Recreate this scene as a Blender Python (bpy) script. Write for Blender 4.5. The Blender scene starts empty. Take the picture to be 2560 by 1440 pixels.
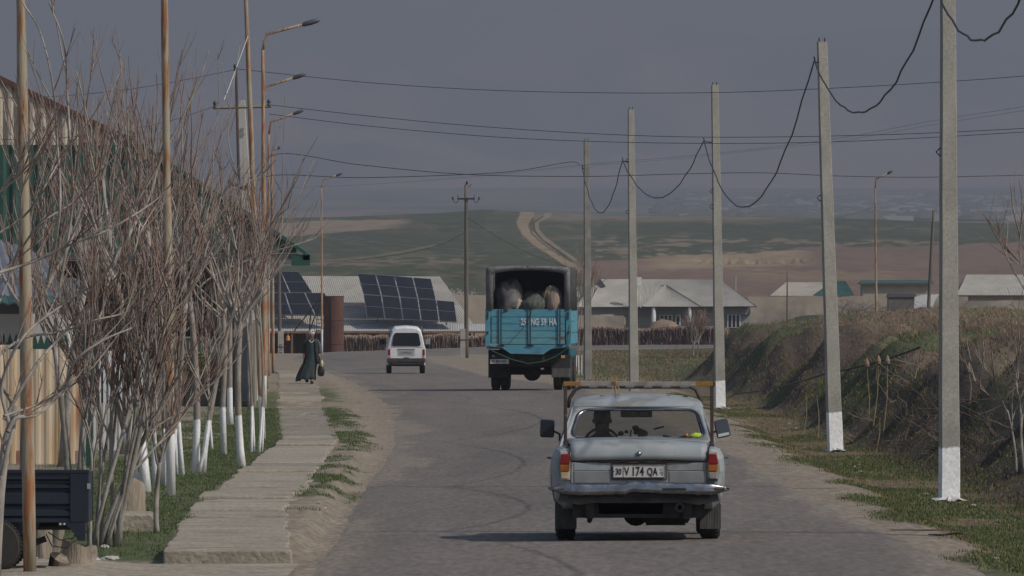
import bpy, math, random
import numpy as np
from mathutils import Vector, Matrix
R = math.radians
SC = bpy.context.scene
COL = SC.collection
# ------------------------------------------------------------ camera, light, exposure
# A long lens: the shadow under the car is so flat that the focal length must be about K x 12000 photo pixels.
# Stations along the road ("D") are written in units of K metres; widths, heights and each thing's own depth are metres.
FPX, HZ, CH, K = 12000.0, 765.0, 2.44, 2.5
cam = bpy.data.cameras.new('camera'); camo = bpy.data.objects.new('camera', cam); COL.objects.link(camo)
cam.sensor_width = 36; cam.lens = 36 * FPX * K / 2560; cam.clip_start = 1; cam.clip_end = 90000
camo.location = (0, 0, CH); camo.rotation_euler = (R(90) + math.atan((HZ - 720) / (FPX * K)), 0, 0)
SC.camera = camo
world = bpy.data.worlds.new('World'); SC.world = world; world.use_nodes = True
wn = world.node_tree.nodes; wl = world.node_tree.links
SUN_EL, SHADOW = 42.0, Vector((-1, 0.55, 0)).normalized()
sky = wn.new('ShaderNodeTexSky'); sky.sky_type = 'NISHITA'; sky.sun_disc = False
sky.sun_elevation = R(SUN_EL); sky.sun_rotation = math.atan2(-SHADOW.x, -SHADOW.y)
sky.dust_density = 2.0
wl.new(sky.outputs[0], wn['Background'].inputs[0]); wn['Background'].inputs[1].default_value = 0.15
sl = bpy.data.lights.new('sun', 'SUN'); sl.energy = 4.2; sl.angle = R(0.5); sl.color = (1.0, 0.93, 0.83)
so = bpy.data.objects.new('sun', sl); COL.objects.link(so)
ld = Vector((SHADOW.x * math.cos(R(SUN_EL)), SHADOW.y * math.cos(R(SUN_EL)), -math.sin(R(SUN_EL))))
so.rotation_euler = ld.to_track_quat('-Z', 'Y').to_euler()
SC.view_settings.view_transform = 'Standard'; SC.view_settings.look = 'None'
SC.view_settings.exposure = -0.58; SC.view_settings.gamma = 1; SC.view_settings.use_curve_mapping = False
SC.cycles.use_denoising = True
try: SC.cycles.denoiser = 'OPENIMAGEDENOISE'
except Exception: pass
SC.cycles.max_bounces = 6; SC.cycles.diffuse_bounces = 3; SC.cycles.transparent_max_bounces = 16
SC.cycles.volume_bounces = 0
HAZE = 0.000135
# ------------------------------------------------------------ helpers
def at(px, py, D):                     # a photo pixel at distance D metres -> a point of the place
    return Vector(((px - 1280) / FPX * D, D * K, CH + (HZ - py) / FPX * D))
def ss(a, b, x):
    t = np.clip((np.asarray(x, float) - a) / (b - a), 0, 1); return t * t * (3 - 2 * t)
def _h(i, j, s):
    n = np.sin(i * 127.1 + j * 311.7 + s * 74.7) * 43758.5453
    return n - np.floor(n)
def vnoise(x, y, s=0):
    x = np.asarray(x, float); y = np.asarray(y, float)
    i = np.floor(x); j = np.floor(y); fx = x - i; fy = y - j
    fx = fx * fx * (3 - 2 * fx); fy = fy * fy * (3 - 2 * fy)
    a = _h(i, j, s); b = _h(i + 1, j, s); c = _h(i, j + 1, s); d = _h(i + 1, j + 1, s)
    return a + (b - a) * fx + (c - a) * fy + (a - b - c + d) * fx * fy
def fbm(x, y, s=0, o=4):
    r = 0; a = .5; t = 0
    for k in range(o):
        r = r + a * vnoise(np.asarray(x) * 2 ** k, np.asarray(y) * 2 ** k, s + k); t += a; a *= .5
    return r / t
def link_mesh(name, me, mat, parent=None, smooth=False):
    o = bpy.data.objects.new(name, me); COL.objects.link(o)
    if mat: me.materials.append(mat)
    if smooth: me.polygons.foreach_set('use_smooth', [True] * len(me.polygons))
    if parent: o.parent = parent
    return o
def tag(o, label=None, cat=None, group=None, kind=None):
    if label: o['label'] = label
    if cat: o['category'] = cat
    if group: o['group'] = group
    if kind: o['kind'] = kind
    return o
def empty(name, loc=(0, 0, 0), rz=0, label=None, cat=None, group=None, kind=None):
    o = bpy.data.objects.new(name, None); COL.objects.link(o); o.location = loc; o.rotation_euler = (0, 0, rz)
    return tag(o, label, cat, group, kind)
class MB:
    def __init__(s): s.v = []; s.f = []
    def add(s, vs, fs):
        k = len(s.v); s.v += [tuple(p) for p in vs]; s.f += [tuple(i + k for i in f) for f in fs]; return s
    def box(s, c, d, rot=None, taper=1.0):
        x, y, z = d[0] / 2, d[1] / 2, d[2] / 2
        vs = [Vector((sx * x * (taper if sz > 0 else 1), sy * y * (taper if sz > 0 else 1), sz * z)) for sz in (-1, 1) for sy in (-1, 1) for sx in (-1, 1)]
        if rot is not None: vs = [rot @ p for p in vs]
        return s.add([p + Vector(c) for p in vs], [(0, 2, 3, 1), (4, 5, 7, 6), (0, 1, 5, 4), (2, 6, 7, 3), (0, 4, 6, 2), (1, 3, 7, 5)])
    def tube(s, P, r, n=6, cap=True):
        P = [Vector(p) for p in P]; m = len(P)
        if not hasattr(r, '__len__'): r = [r] * m
        vs = []; ref = None
        for i, p in enumerate(P):
            t = (P[min(i + 1, m - 1)] - P[max(i - 1, 0)])
            t = t.normalized() if t.length > 1e-9 else Vector((0, 0, 1))
            if ref is None: ref = Vector((1, 0, 0)) if abs(t.x) < .8 else Vector((0, 1, 0))
            u = (ref - t * ref.dot(t)).normalized(); w = t.cross(u); ref = u
            for k in range(n):
                a = 2 * math.pi * k / n; vs.append(p + (u * math.cos(a) + w * math.sin(a)) * r[i])
        fs = [(i * n + k, i * n + (k + 1) % n, (i + 1) * n + (k + 1) % n, (i + 1) * n + k) for i in range(m - 1) for k in range(n)]
        if cap: fs += [tuple(range(n))[::-1], tuple((m - 1) * n + k for k in range(n))]
        return s.add(vs, fs)
    def prism(s, poly, d0, d1, axis='y'):            # polygon (a,b) extruded along an axis
        n = len(poly)
        def P(a, b, d): return {'y': (a, d, b), 'x': (d, a, b), 'z': (a, b, d)}[axis]
        vs = [P(a, b, d0) for a, b in poly] + [P(a, b, d1) for a, b in poly]
        fs = [tuple(range(n)), tuple(range(2 * n - 1, n - 1, -1))] + [(i, i + n, (i + 1) % n + n, (i + 1) % n) for i in range(n)]
        return s.add(vs, fs)
    def lathe(s, prof, c, axis='z', n=20, sy=1.0):   # profile (radius, height)
        vs = []; c = Vector(c)
        for r, h in prof:
            for k in range(n):
                a = 2 * math.pi * k / n; p = (r * math.cos(a), r * math.sin(a) * sy, h)
                if axis == 'x': p = (h, p[0], p[1])
                if axis == 'y': p = (p[0], h, p[1])
                vs.append(Vector(p) + c)
        m = len(prof)
        fs = [(i * n + k, i * n + (k + 1) % n, (i + 1) * n + (k + 1) % n, (i + 1) * n + k) for i in range(m - 1) for k in range(n)]
        fs += [tuple(range(n))[::-1], tuple((m - 1) * n + k for k in range(n))]
        return s.add(vs, fs)
    def grid(s, rows):                                # rows of equal length point lists
        m = len(rows); n = len(rows[0]); vs = [p for r in rows for p in r]
        return s.add(vs, [(i * n + k, i * n + k + 1, (i + 1) * n + k + 1, (i + 1) * n + k) for i in range(m - 1) for k in range(n - 1)])
    def build(s, name, mat, parent=None, smooth=False, bevel=0, seg=2, sub=0, solid=0):
        me = bpy.data.meshes.new(name); me.from_pydata(s.v, [], s.f); me.validate(); me.update()
        import bmesh
        b = bmesh.new(); b.from_mesh(me); bmesh.ops.recalc_face_normals(b, faces=b.faces); b.to_mesh(me); b.free()
        o = link_mesh(name, me, mat, parent, smooth)
        if solid:
            m = o.modifiers.new('solid', 'SOLIDIFY'); m.thickness = solid; m.offset = 0
        if sub:
            m = o.modifiers.new('sub', 'SUBSURF'); m.levels = sub; m.render_levels = sub
        if bevel:
            m = o.modifiers.new('bevel', 'BEVEL'); m.width = bevel; m.segments = seg; m.limit_method = 'ANGLE'; m.angle_limit = R(35)
            if smooth is None: pass
        return o
def np_mesh(name, V, F, mat, parent=None, smooth=False, col=None):
    V = np.asarray(V, np.float32); F = np.asarray(F, np.int32); me = bpy.data.meshes.new(name); k = F.shape[1]
    me.vertices.add(len(V)); me.vertices.foreach_set('co', V.ravel())
    me.loops.add(F.size); me.loops.foreach_set('vertex_index', F.ravel())
    me.polygons.add(len(F)); me.polygons.foreach_set('loop_start', np.arange(0, F.size, k, dtype=np.int32))
    me.polygons.foreach_set('loop_total', np.full(len(F), k, np.int32)); me.update(calc_edges=True)
    if col is not None:
        a = me.color_attributes.new('Col', 'FLOAT_COLOR', 'POINT')
        c = np.ones((len(V), 4), np.float32); c[:, :3] = col; a.data.foreach_set('color', c.ravel())
    return link_mesh(name, me, mat, parent, smooth)
def grid_mesh(name, X, Y, Z, mat, col=None, smooth=True):
    m, n = X.shape; V = np.stack([X, Y, Z], -1).reshape(-1, 3)
    i = np.arange(m * n).reshape(m, n)
    F = np.stack([i[:-1, :-1], i[:-1, 1:], i[1:, 1:], i[1:, :-1]], -1).reshape(-1, 4)
    return np_mesh(name, V, F, mat, None, smooth, None if col is None else col.reshape(-1, 3))
# ------------------------------------------------------------ materials
def M(name, c1, c2=None, scale=6.0, rough=.8, metal=0, bump=0, bscale=None, stretch=None, detail=5, c3=None, s3=1.5, t3=.55,
      attr=False, white=None, coord='Object', spec=.5, rough2=None, lo=.35, hi=.65, wobble=.05, speck=None):
    m = bpy.data.materials.new(name); m.use_nodes = True; t = m.node_tree; N = t.nodes; L = t.links; b = N['Principled BSDF']
    b.inputs['Roughness'].default_value = rough; b.inputs['Metallic'].default_value = metal
    b.inputs['Specular IOR Level'].default_value = spec
    tc = N.new('ShaderNodeTexCoord'); vec = tc.outputs[coord]
    if stretch:
        mp = N.new('ShaderNodeMapping'); mp.inputs['Scale'].default_value = stretch; L.new(vec, mp.inputs[0]); vec = mp.outputs[0]
    def noise(sc, d=detail):
        n = N.new('ShaderNodeTexNoise'); n.inputs['Scale'].default_value = sc; n.inputs['Detail'].default_value = d
        L.new(vec, n.inputs['Vector']); return n.outputs['Fac']
    def ramp(f, a, c):
        r = N.new('ShaderNodeMapRange'); r.inputs[1].default_value = a; r.inputs[2].default_value = c; L.new(f, r.inputs[0]); return r.outputs[0]
    def mix(f, a, c):
        x = N.new('ShaderNodeMix'); x.data_type = 'RGBA'
        if hasattr(f, 'links'): L.new(f, x.inputs[0])
        else: x.inputs[0].default_value = f
        for inp, v in ((x.inputs[6], a), (x.inputs[7], c)):
            if hasattr(v, 'links'): L.new(v, inp)
            else: inp.default_value = (*v, 1)
        return x.outputs[2]
    c = c1
    if attr:
        an = N.new('ShaderNodeAttribute'); an.attribute_name = 'Col'
        n1 = noise(scale); f = ramp(n1, .25, .75)
        x = N.new('ShaderNodeMix'); x.data_type = 'RGBA'; x.blend_type = 'MULTIPLY'; x.inputs[0].default_value = 1
        L.new(an.outputs['Color'], x.inputs[6]); L.new(mix(f, c1, c2), x.inputs[7]); c = x.outputs[2]
    elif c2 is not None:
        c = mix(ramp(noise(scale), lo, hi), c1, c2)
    if c3 is not None:
        c = mix(ramp(noise(s3, 6), t3, t3 + .12), c, c3)
    if white is not None:              # whitewash up to a height above the object's base
        sp = N.new('ShaderNodeSeparateXYZ'); L.new(tc.outputs['Object'], sp.inputs[0])
        w = N.new('ShaderNodeMath'); w.operation = 'MULTIPLY_ADD'; L.new(noise(9), w.inputs[0]); w.inputs[1].default_value = -wobble * 2; L.new(sp.outputs[2], w.inputs[2])
        w2 = ramp(w.outputs[0], white + .01, white - .01)
        c = mix(w2, c, mix(ramp(noise(14), .3, .8), (.86, .87, .88), (.70, .70, .70)))
    if speck:                          # fine grain: (scale, strength)
        x = N.new('ShaderNodeMix'); x.data_type = 'RGBA'; x.blend_type = 'MULTIPLY'; x.inputs[0].default_value = 1
        g = N.new('ShaderNodeMapRange'); g.inputs[1].default_value = .3; g.inputs[2].default_value = .7; g.inputs[3].default_value = 1 - speck[1]; g.inputs[4].default_value = 1 + speck[1]
        nn = N.new('ShaderNodeTexNoise'); nn.inputs['Scale'].default_value = speck[0]; nn.inputs['Detail'].default_value = 3
        mp2 = N.new('ShaderNodeMapping'); mp2.inputs['Scale'].default_value = speck[2] if len(speck) > 2 else (1, 1, 1); L.new(tc.outputs[coord], mp2.inputs[0]); L.new(mp2.outputs[0], nn.inputs['Vector']); L.new(nn.outputs['Fac'], g.inputs[0])
        if hasattr(c, 'links'): L.new(c, x.inputs[6])
        else: x.inputs[6].default_value = (*c, 1)
        L.new(g.outputs[0], x.inputs[7]); c = x.outputs[2]
    if hasattr(c, 'links'): L.new(c, b.inputs['Base Color'])
    else: b.inputs['Base Color'].default_value = (*c, 1)
    if rough2 is not None: L.new(ramp(noise(scale * 1.7), .3, .7), (x := N.new('ShaderNodeMapRange')).inputs[0]); x.inputs[3].default_value = rough; x.inputs[4].default_value = rough2; L.new(x.outputs[0], b.inputs['Roughness'])
    if bump:
        bn = N.new('ShaderNodeBump'); bn.inputs['Strength'].default_value = min(1, bump); bn.inputs['Distance'].default_value = .02 * max(1, bump)
        L.new(noise(bscale or scale * 3), bn.inputs['Height']); L.new(bn.outputs[0], b.inputs['Normal'])
    return m
def glass(name, tint, gloss=.12, dirt=0.0, dcol=(.3, .3, .28)):
    m = bpy.data.materials.new(name); m.use_nodes = True; t = m.node_tree; N = t.nodes; L = t.links
    N.remove(N['Principled BSDF']); o = N['Material Output']
    tr = N.new('ShaderNodeBsdfTransparent'); tr.inputs[0].default_value = (*tint, 1)
    gl = N.new('ShaderNodeBsdfGlossy'); gl.inputs['Roughness'].default_value = .03
    df = N.new('ShaderNodeBsdfDiffuse'); df.inputs[0].default_value = (*dcol, 1)
    lw = N.new('ShaderNodeLayerWeight'); lw.inputs[0].default_value = gloss
    a = N.new('ShaderNodeMixShader'); L.new(lw.outputs[0], a.inputs[0]); L.new(tr.outputs[0], a.inputs[1]); L.new(gl.outputs[0], a.inputs[2])
    nz = N.new('ShaderNodeTexNoise'); nz.inputs['Scale'].default_value = 3
    ml = N.new('ShaderNodeMath'); ml.operation = 'MULTIPLY'; L.new(nz.outputs['Fac'], ml.inputs[0]); ml.inputs[1].default_value = dirt
    c = N.new('ShaderNodeMixShader'); L.new(ml.outputs[0], c.inputs[0]); L.new(a.outputs[0], c.inputs[1]); L.new(df.outputs[0], c.inputs[2])
    L.new(c.outputs[0], o.inputs['Surface']); return m
ASPH = M('asphalt', (.88, .88, .88), (1.12, 1.12, 1.12), scale=3, rough=.92, bump=.7, bscale=45, speck=(14, .24, (1, .07, 1)), attr=True)
DIRTC = M('dirt_and_grass', (.78, .78, .78), (1.18, 1.17, 1.15), scale=4.0, rough=.97, bump=.8, bscale=14, attr=True, spec=.2, speck=(12, .25, (1, .10, 1)))
BLADE = M('grass_blades', (.75, .75, .75), (1.2, 1.2, 1.2), scale=2.5, rough=.8, attr=True, spec=.25)
CONC = M('concrete_slab', (.275, .24, .19), (.355, .315, .25), speck=(16, .16, (1, .12, 1)), scale=1.6, rough=.95, bump=.9, bscale=18, c3=(.20, .18, .15), s3=1.1, t3=.58, spec=.2)
POLEC = M('pole_concrete', (.27, .265, .235), (.35, .34, .30), speck=(26, .14), scale=1.6, stretch=(2, 2, 1), rough=.95, bump=.2, bscale=40, white=.66, c3=(.19, .185, .175), s3=.9, t3=.60)
POLEP = M('pole_concrete_plain', (.27, .265, .235), (.35, .34, .30), speck=(26, .14), scale=1.6, stretch=(2, 2, 1), rough=.95, bump=.2, bscale=40, c3=(.19, .185, .175), s3=.9, t3=.60)
RUST = M('rusty_lamp_paint', (.30, .125, .05), (.34, .30, .22), scale=5, stretch=(3, 3, .35), rough=.8, bump=.3, c3=(.14, .05, .025), s3=3, t3=.62, lo=.41, hi=.55)
RUSTW = M('rusty_lamp_paint_whitewashed', (.30, .125, .05), (.34, .30, .22), scale=5, stretch=(3, 3, .35), rough=.8, bump=.3, c3=(.14, .05, .025), s3=3, t3=.62, lo=.41, hi=.55, white=.72)
DARKM = M('dark_metal', (.03, .03, .033), (.06, .055, .05), rough=.55, metal=.4)
CABLE = M('cable_rubber', (.018, .018, .022), rough=.6)
WIREL = M('aluminium_wire', (.45, .45, .46), rough=.35, metal=.8)
WOOD = M('old_pole_wood', (.10, .085, .07), (.17, .145, .12), scale=2, stretch=(4, 4, .3), rough=.95, bump=.6)
BARK = M('bark_grey', (.20, .18, .155), (.40, .37, .33), scale=5, stretch=(1, 1, .5), rough=.95, bump=.5, bscale=30)
BARKW = M('bark_whitewashed', (.20, .17, .145), (.32, .28, .24), scale=5, stretch=(1, 1, .5), rough=.95, bump=.5, bscale=30, white=.72)
TWIG = M('twig_red_brown', (.17, .095, .075), (.29, .23, .195), scale=2.5, rough=.85)
BLACK = M('black_rubber', (.018, .018, .018), (.03, .029, .027), scale=8, rough=.9)
WHITEP = M('white_paint', (.74, .75, .76), (.66, .67, .68), scale=4, rough=.35)
CREAM = M('cream_plaster', (.36, .31, .25), (.43, .375, .30), scale=.8, rough=.95, c3=(.28, .24, .20), s3=.5)
ROOFC = M('fibre_cement_roof', (.335, .32, .285), (.40, .385, .345), scale=.9, rough=.95, c3=(.33, .31, .28), s3=.6)
GREEN = M('green_painted_steel', (.018, .068, .052), (.028, .092, .072), scale=1.2, rough=.5, c3=(.02, .07, .055), s3=.8)
# ------------------------------------------------------------ terrain height
def far_road_edge(X): return np.interp(X, [-30, -10.5, -9.3, -1.9, 12.8, 60], [240, 246, 255, 284, 308, 330])
def camber(X, Y): return .008 * np.clip(X, -1.9, 4.2) * (1 - ss(140, 175, Y))   # the road falls away to the left
def gz(X, Y):
    X = np.asarray(X, float); Y = np.asarray(Y, float); z = np.zeros(np.broadcast(X, Y).shape)
    z = z + (camber(X, Y) * (1 - ss(4.0, 5.0, X)) * ss(-2.7, -1.9, X))
    near = 1 - ss(150, 240, Y)
    z = z - .12 * ss(4.5, 5.2, X) * (1 - ss(150, 200, Y))
    sr_ = np.interp(Y, *sideR); rl_ = np.interp(Y, *roadL); lv = .085 + .03 * ss(80, 60, Y)
    z = z + lv * ss(rl_ - .15, np.minimum(sr_ + .35, rl_ - .35), X) * ss(46.4, 49, Y) * (1 - ss(165, 180, Y)) * ss(-13, -11.5, X)
    z = z + (.03 * (fbm(X * 1.3, Y * .8, 3) - .5) + .02 * (vnoise(X * 5, Y * 3, 9) - .5)) * (ss(4.0, 4.6, X) + ss(-1.9, -2.5, X)) * near
    toe = 6.25 - .4 * ss(70, 165, Y) + .9 * (1 - ss(45, 66, Y)) + 1.0 * (fbm(Y * .11, 0 * X, 5) - .5)
    end = 1 - ss(163, 180, Y)
    n = .8 * (fbm(Y * .22 - X * .28, X * .22 + 3, 7, 4) - .5) + .35 * (fbm(X * .9 - Y * .16, Y * .16 + X * .25, 8, 4) - .5)
    f = fbm(X * 1.7, Y * .7, 17, 4) - .5
    up = ss(toe, toe + 2.3, X)
    bank = end * (1.55 * up + .75 * ss(toe + 1.8, toe + 7.5, X) + (1.7 * n + .35 * f) * ss(toe - .2, toe + .8, X) * (1 - .65 * ss(toe + 3, toe + 5, X)))
    plat = 1.9 * ss(15, 21, X) * ss(140, 175, Y)
    z = z + np.maximum(bank, plat)
    z = z + .35 * ss(2.5, 4.5, X) * ss(176, 190, Y) * (1 - ss(196, 215, Y)) * fbm(X * .4, Y * .1, 2)
    z = z + .05 * ss(-3.5, -3.9, X) * (1 - ss(44, 47, Y))
    e = far_road_edge(X)
    z = z - .95 * ss(e + 1.5, e + 7, Y) * (1 - .9 * ss(14, 20, X))
    return z + 2.9 * ss(350, 415, Y) * (1 - .6 * ss(14, 20, X)) 
def g1(X, Y): return float(gz(X, Y))          # Y as a station
def gw(X, Y): return float(gz(X, Y / K))      # Y in metres
def on(px, D, dz=0):                   # a point on the ground at photo column px and distance D
    X = (px - 1280) / FPX * D; return Vector((X, D * K, g1(X, D) + dz))
sideL = ([30, 45.2, 58.6, 70.5, 83, 84.3, 107, 139, 167, 185], [-3.0, -3.31, -3.77, -3.86, -4.0, -4.07, -5.24, -6.75, -8.15, -9.3])
sideR = ([30, 45.2, 56, 67, 83, 84.3, 107, 139, 167, 185], [-1.9, -2.11, -2.6, -2.74, -3.04, -3.07, -4.15, -5.6, -6.9, -8.0])
roadL = ([0, 43.4, 51, 67, 80, 88, 106, 125, 150, 167, 200, 217, 232], [-1.7, -1.81, -1.85, -1.98, -2.03, -2.16, -2.74, -3.5, -4.9, -6.05, -8.6, -9.9, -10.6])
roadR = ([0, 43.4, 55, 67, 76, 90, 106, 125, 140, 150, 167, 200, 217, 229], [4.6, 4.2, 3.9, 3.75, 3.6, 3.45, 3.2, 2.7, 2.2, 1.3, -.75, -2.85, -3.6, -4.2])
# ------------------------------------------------------------ ground sheet with its colours
Ys = [-60., -20, 0, 20]; y = 36.0
while y < 428: Ys.append(y); y += max(.16, y * y / 29280 * 1.7) if y < 200 else 2.4
Ys = np.array(Ys)
Xs = np.concatenate([np.linspace(-400, -40, 14), np.linspace(-36, -12, 20), np.arange(-11, 14, .14), np.linspace(14.3, 30, 40), np.linspace(34, 60, 10), np.linspace(75, 400, 12)])
XX, YY = np.meshgrid(Xs, Ys); ZZ = gz(XX, YY)
DIRT = np.array([.25, .212, .165]); GRS = np.array([.068, .092, .034]); DRY = np.array([.150, .118, .078]); BRN = np.array([.09, .068, .05]); OCH = np.array([.27, .21, .14])
def cover(X, Y):                       # how much of each cover grows at a point
    w = fbm(X * .9, Y * .35, 21, 5) - .5; w2 = fbm(X * 2.6, Y * 1.1, 33, 4) - .5
    sr = np.interp(Y, *sideR); sl_ = np.interp(Y, *sideL); rl = np.interp(Y, *roadL)
    g_left = ss(sl_ + .1, sl_ - .05, X) * ss(-7.5, -5.3, X + w * 3) * ss(45.2, 46.2, Y)
    strip = ss(sr - .1, sr, X) * ss(sr + .75, sr + .35, X + w2 * 1.6 + w * 1.2) * ss(-.05, .06, w2 * .5 + w + .05) * ss(54, 57, Y) * (1 - ss(130, 150, Y))
    g_right = ss(4.15, 4.75, X + w * 1.4 + w2 * .5 - .35 * ss(75, 100, Y))
    lush = ss(-.06, .10, w + w2 * .4 + .15 * (1 - ss(74, 90, Y)) - .01)
    b = ss(5.9, 6.8, X + w) * (1 - ss(163, 190, Y) * (1 - ss(15, 18, X)))
    return g_left, strip, g_right, lush, b, w, w2
gl_, st_, gr_, lu_, bk_, w_, w2_ = cover(XX, YY)
def mixc(a, b, f): return a + (b - a) * f[..., None]
C = np.broadcast_to(DIRT, XX.shape + (3,)).copy() * (1 + .25 * w2_[..., None])
C = mixc(C, DRY, gr_); C = mixc(C, GRS, gr_ * lu_ * .9)
C = mixc(C, np.broadcast_to(GRS, C.shape), np.clip(gl_ * ss(-.33, -.12, w_) + st_, 0, 1) * .9)
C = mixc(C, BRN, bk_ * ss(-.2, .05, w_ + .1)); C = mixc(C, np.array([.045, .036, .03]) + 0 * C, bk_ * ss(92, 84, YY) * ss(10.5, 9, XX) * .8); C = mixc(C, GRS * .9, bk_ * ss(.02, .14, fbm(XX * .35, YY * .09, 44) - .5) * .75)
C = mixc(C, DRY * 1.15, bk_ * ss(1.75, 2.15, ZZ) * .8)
C = mixc(C, OCH * .8, bk_ * ss(.12, .20, fbm(XX * .5, YY * .12, 55) - .5) * ss(1.0, 1.4, ZZ) * .4)
farm = ss(150, 175, YY) * ss(1.5, 2.6, XX) * (1 - ss(15, 18, XX)) * (YY < far_road_edge(XX))
C = mixc(C, mixc(np.broadcast_to(DRY * .85, C.shape), GRS * .9, ss(-.1, .12, w_)), farm)
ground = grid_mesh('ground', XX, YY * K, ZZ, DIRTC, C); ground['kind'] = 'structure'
# ------------------------------------------------------------ road
def strip_pts(y0, y1, dl, dr, nx=70):
    yy = np.arange(y0, y1, .35); rows = []
    for v in yy:
        l = np.interp(v, *roadL) + .07 * (fbm(v * .5, 0, 61) - .5) * 2 + .05 * (vnoise(v * 2.2, 0, 62) - .5)
        r = np.interp(v, *roadR) + .10 * (fbm(v * .4, 3, 63) - .5) * 2 + .07 * (vnoise(v * 2.2, 7, 64) - .5)
        xs = np.linspace(l, r, nx); rows.append(np.stack([xs, np.full(nx, v), camber(xs, v) + .022], -1))
    return rows
rows = strip_pts(-40, 226, 0, 0)
inner = [(-4.2, 229), (-3.9, 231), (-3.0, 233), (-2.5, 234), (0, 244), (4.9, 266), (12, 280), (30, 300), (60, 318)]
outer = [(-10.6, 236), (-10.6, 244), (-10.0, 250), (-9.3, 255), (-5.5, 270), (-1.9, 284), (12.8, 308), (30, 317), (60, 331)]
for i in range(len(inner) - 1):
    for t in np.linspace(0, 1, 8, endpoint=False):
        a = np.array(inner[i]) * (1 - t) + np.array(inner[i + 1]) * t; b = np.array(outer[i]) * (1 - t) + np.array(outer[i + 1]) * t
        k = np.linspace(0, 1, 70)[:, None]; p = b * (1 - k) + a * k
        rows.append(np.concatenate([p, np.full((70, 1), .02) + gz(p[:, 0], p[:, 1])[:, None].clip(0, .6)], 1))
A = np.array(rows)
W_ = np.linspace(0, 1, 70)[None, :] + 0 * A[..., 0]; rx, ry = A[..., 0], A[..., 1]
edge = np.minimum(W_, 1 - W_) * 5.8; nA = fbm(rx * .5, ry * .16, 201, 5) - .5; nB = fbm(rx * 2.2, ry * .7, 202, 4) - .5; nC = fbm(rx * .25 + 9, ry * .05, 203, 4) - .5
RC_ = np.broadcast_to(np.array([.146, .128, .113]), A.shape).copy() * (1 + .20 * nA + .20 * nB + .08 * nC)[..., None]
lane = np.exp(-((edge - 1.0) / .28) ** 2) + np.exp(-((edge - 2.35) / .28) ** 2); RC_ = RC_ * (1 + .06 * lane)[..., None]
RC_ = mixc(RC_, np.array([.075, .07, .068]) + 0 * RC_, .30 * ss(.12, .19, fbm(rx * .8 + 4, ry * .12, 204, 3) - .5))          # bitumen patches
RC_ = mixc(RC_, DIRT * .95 + 0 * RC_, np.clip(ss(.45, .0, edge + nA * 1.6 + nB * 1.0), 0, 1) * .75)                              # dust blown over the margins
RC_ = mixc(RC_, DIRT * .9 + 0 * RC_, .12 * ss(.02, .2, nC + nB * .4))
road = grid_mesh('road', rx, ry * K, A[..., 2] - .024 * np.exp(-np.minimum(W_, 1 - W_) * 5.8 / .10), ASPH, RC_); road['kind'] = 'structure'
# driveway strip crossing to the asphalt in the foreground, and the sidewalk cast slab by slab
pv = MB(); rnd = random.Random(5)
pv.grid([[(x, K * (yv + .25 * math.sin(x * 2.1) * .2), .03 + (g1(x, yv) if x < -3.6 else 0)) for x in np.linspace(-5.6, -2.0, 16)] for yv in (40, 42, 43.2, 44.2, 44.9)])
tag(pv.build('pavement', CONC), kind='structure')
walk = empty('sidewalk', (0, 0, 0), kind='structure'); yv = 45.2; k = 0
SLM = [CONC, M('concrete_slab_worn', (.225, .20, .165), (.30, .27, .225), speck=(16, .18, (1, .12, 1)), scale=2.2, rough=.95, bump=.9, bscale=16, c3=(.18, .16, .13), s3=1.6, t3=.56, spec=.2),
       M('concrete_slab_pale', (.30, .265, .215), (.365, .325, .265), speck=(16, .16, (1, .12, 1)), scale=1.8, rough=.95, bump=.7, bscale=20, c3=(.24, .215, .18), s3=1.2, t3=.6, spec=.2)]
while yv < 172:
    ln = rnd.uniform(1.5, 2.6) if yv < 83 else rnd.uniform(2.2, 4.0)
    if yv < 83.2 < yv + ln: ln = 83.2 - yv
    y1 = yv + ln; ow = rnd.uniform(-.04, .04); n = 9; top = .10 if yv > 84 else .135
    P = []
    for j in range(n): v = yv + .02 + (ln - .04) * j / (n - 1); P.append((np.interp(v, *sideL) + ow + .05 * (vnoise(v * 3, k, 70) - .5), v))
    for j in range(n - 1, -1, -1): v = yv + .02 + (ln - .04) * j / (n - 1); P.append((np.interp(v, *sideR) + ow + .08 * (vnoise(v * 3, k, 71) - .5), v))
    mb = MB(); mb.prism([(float(a), float(b) * K) for a, b in P], -.05, top + rnd.uniform(-.022, .014), 'z')
    mb.build('slab', SLM[rnd.choice((0, 0, 1, 2))], walk, bevel=.02, seg=2)
    yv = y1; k += 1
    if 83 < yv < 84: yv = 84.4
# ------------------------------------------------------------ grass and brush blades
rng = np.random.default_rng(7)
def blades(name, X, Y, h, wd, col, lean=.45, mat=BLADE, zoff=0):
    n = len(X); Z = gz(X, Y) - .01 + zoff; Y = Y * K; a = rng.uniform(0, 2 * np.pi, n); la = rng.uniform(0, 2 * np.pi, n); l = rng.uniform(0, lean, n) * h
    b0 = np.stack([X - np.cos(a) * wd, Y - np.sin(a) * wd, Z], -1); b1 = np.stack([X + np.cos(a) * wd, Y + np.sin(a) * wd, Z], -1)
    t = np.stack([X + np.cos(la) * l, Y + np.sin(la) * l, Z + h], -1)
    V = np.stack([b0, b1, t], 1).reshape(-1, 3); F = np.arange(3 * n).reshape(n, 3)
    return np_mesh(name, V, F, mat, None, False, np.repeat(col, 3, 0))
def scatter(n, x0, x1, y0, y1, f):
    X = rng.uniform(x0, x1, n); Y = rng.uniform(y0, y1, n); p = f(X, Y); k = rng.uniform(0, 1, n) < p; return X[k], Y[k]
def f1(X, Y):
    c = cover(X, Y); return np.clip(c[0] * ss(-.33, -.12, c[5]) + c[1] * 1.3, 0, 1)
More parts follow.
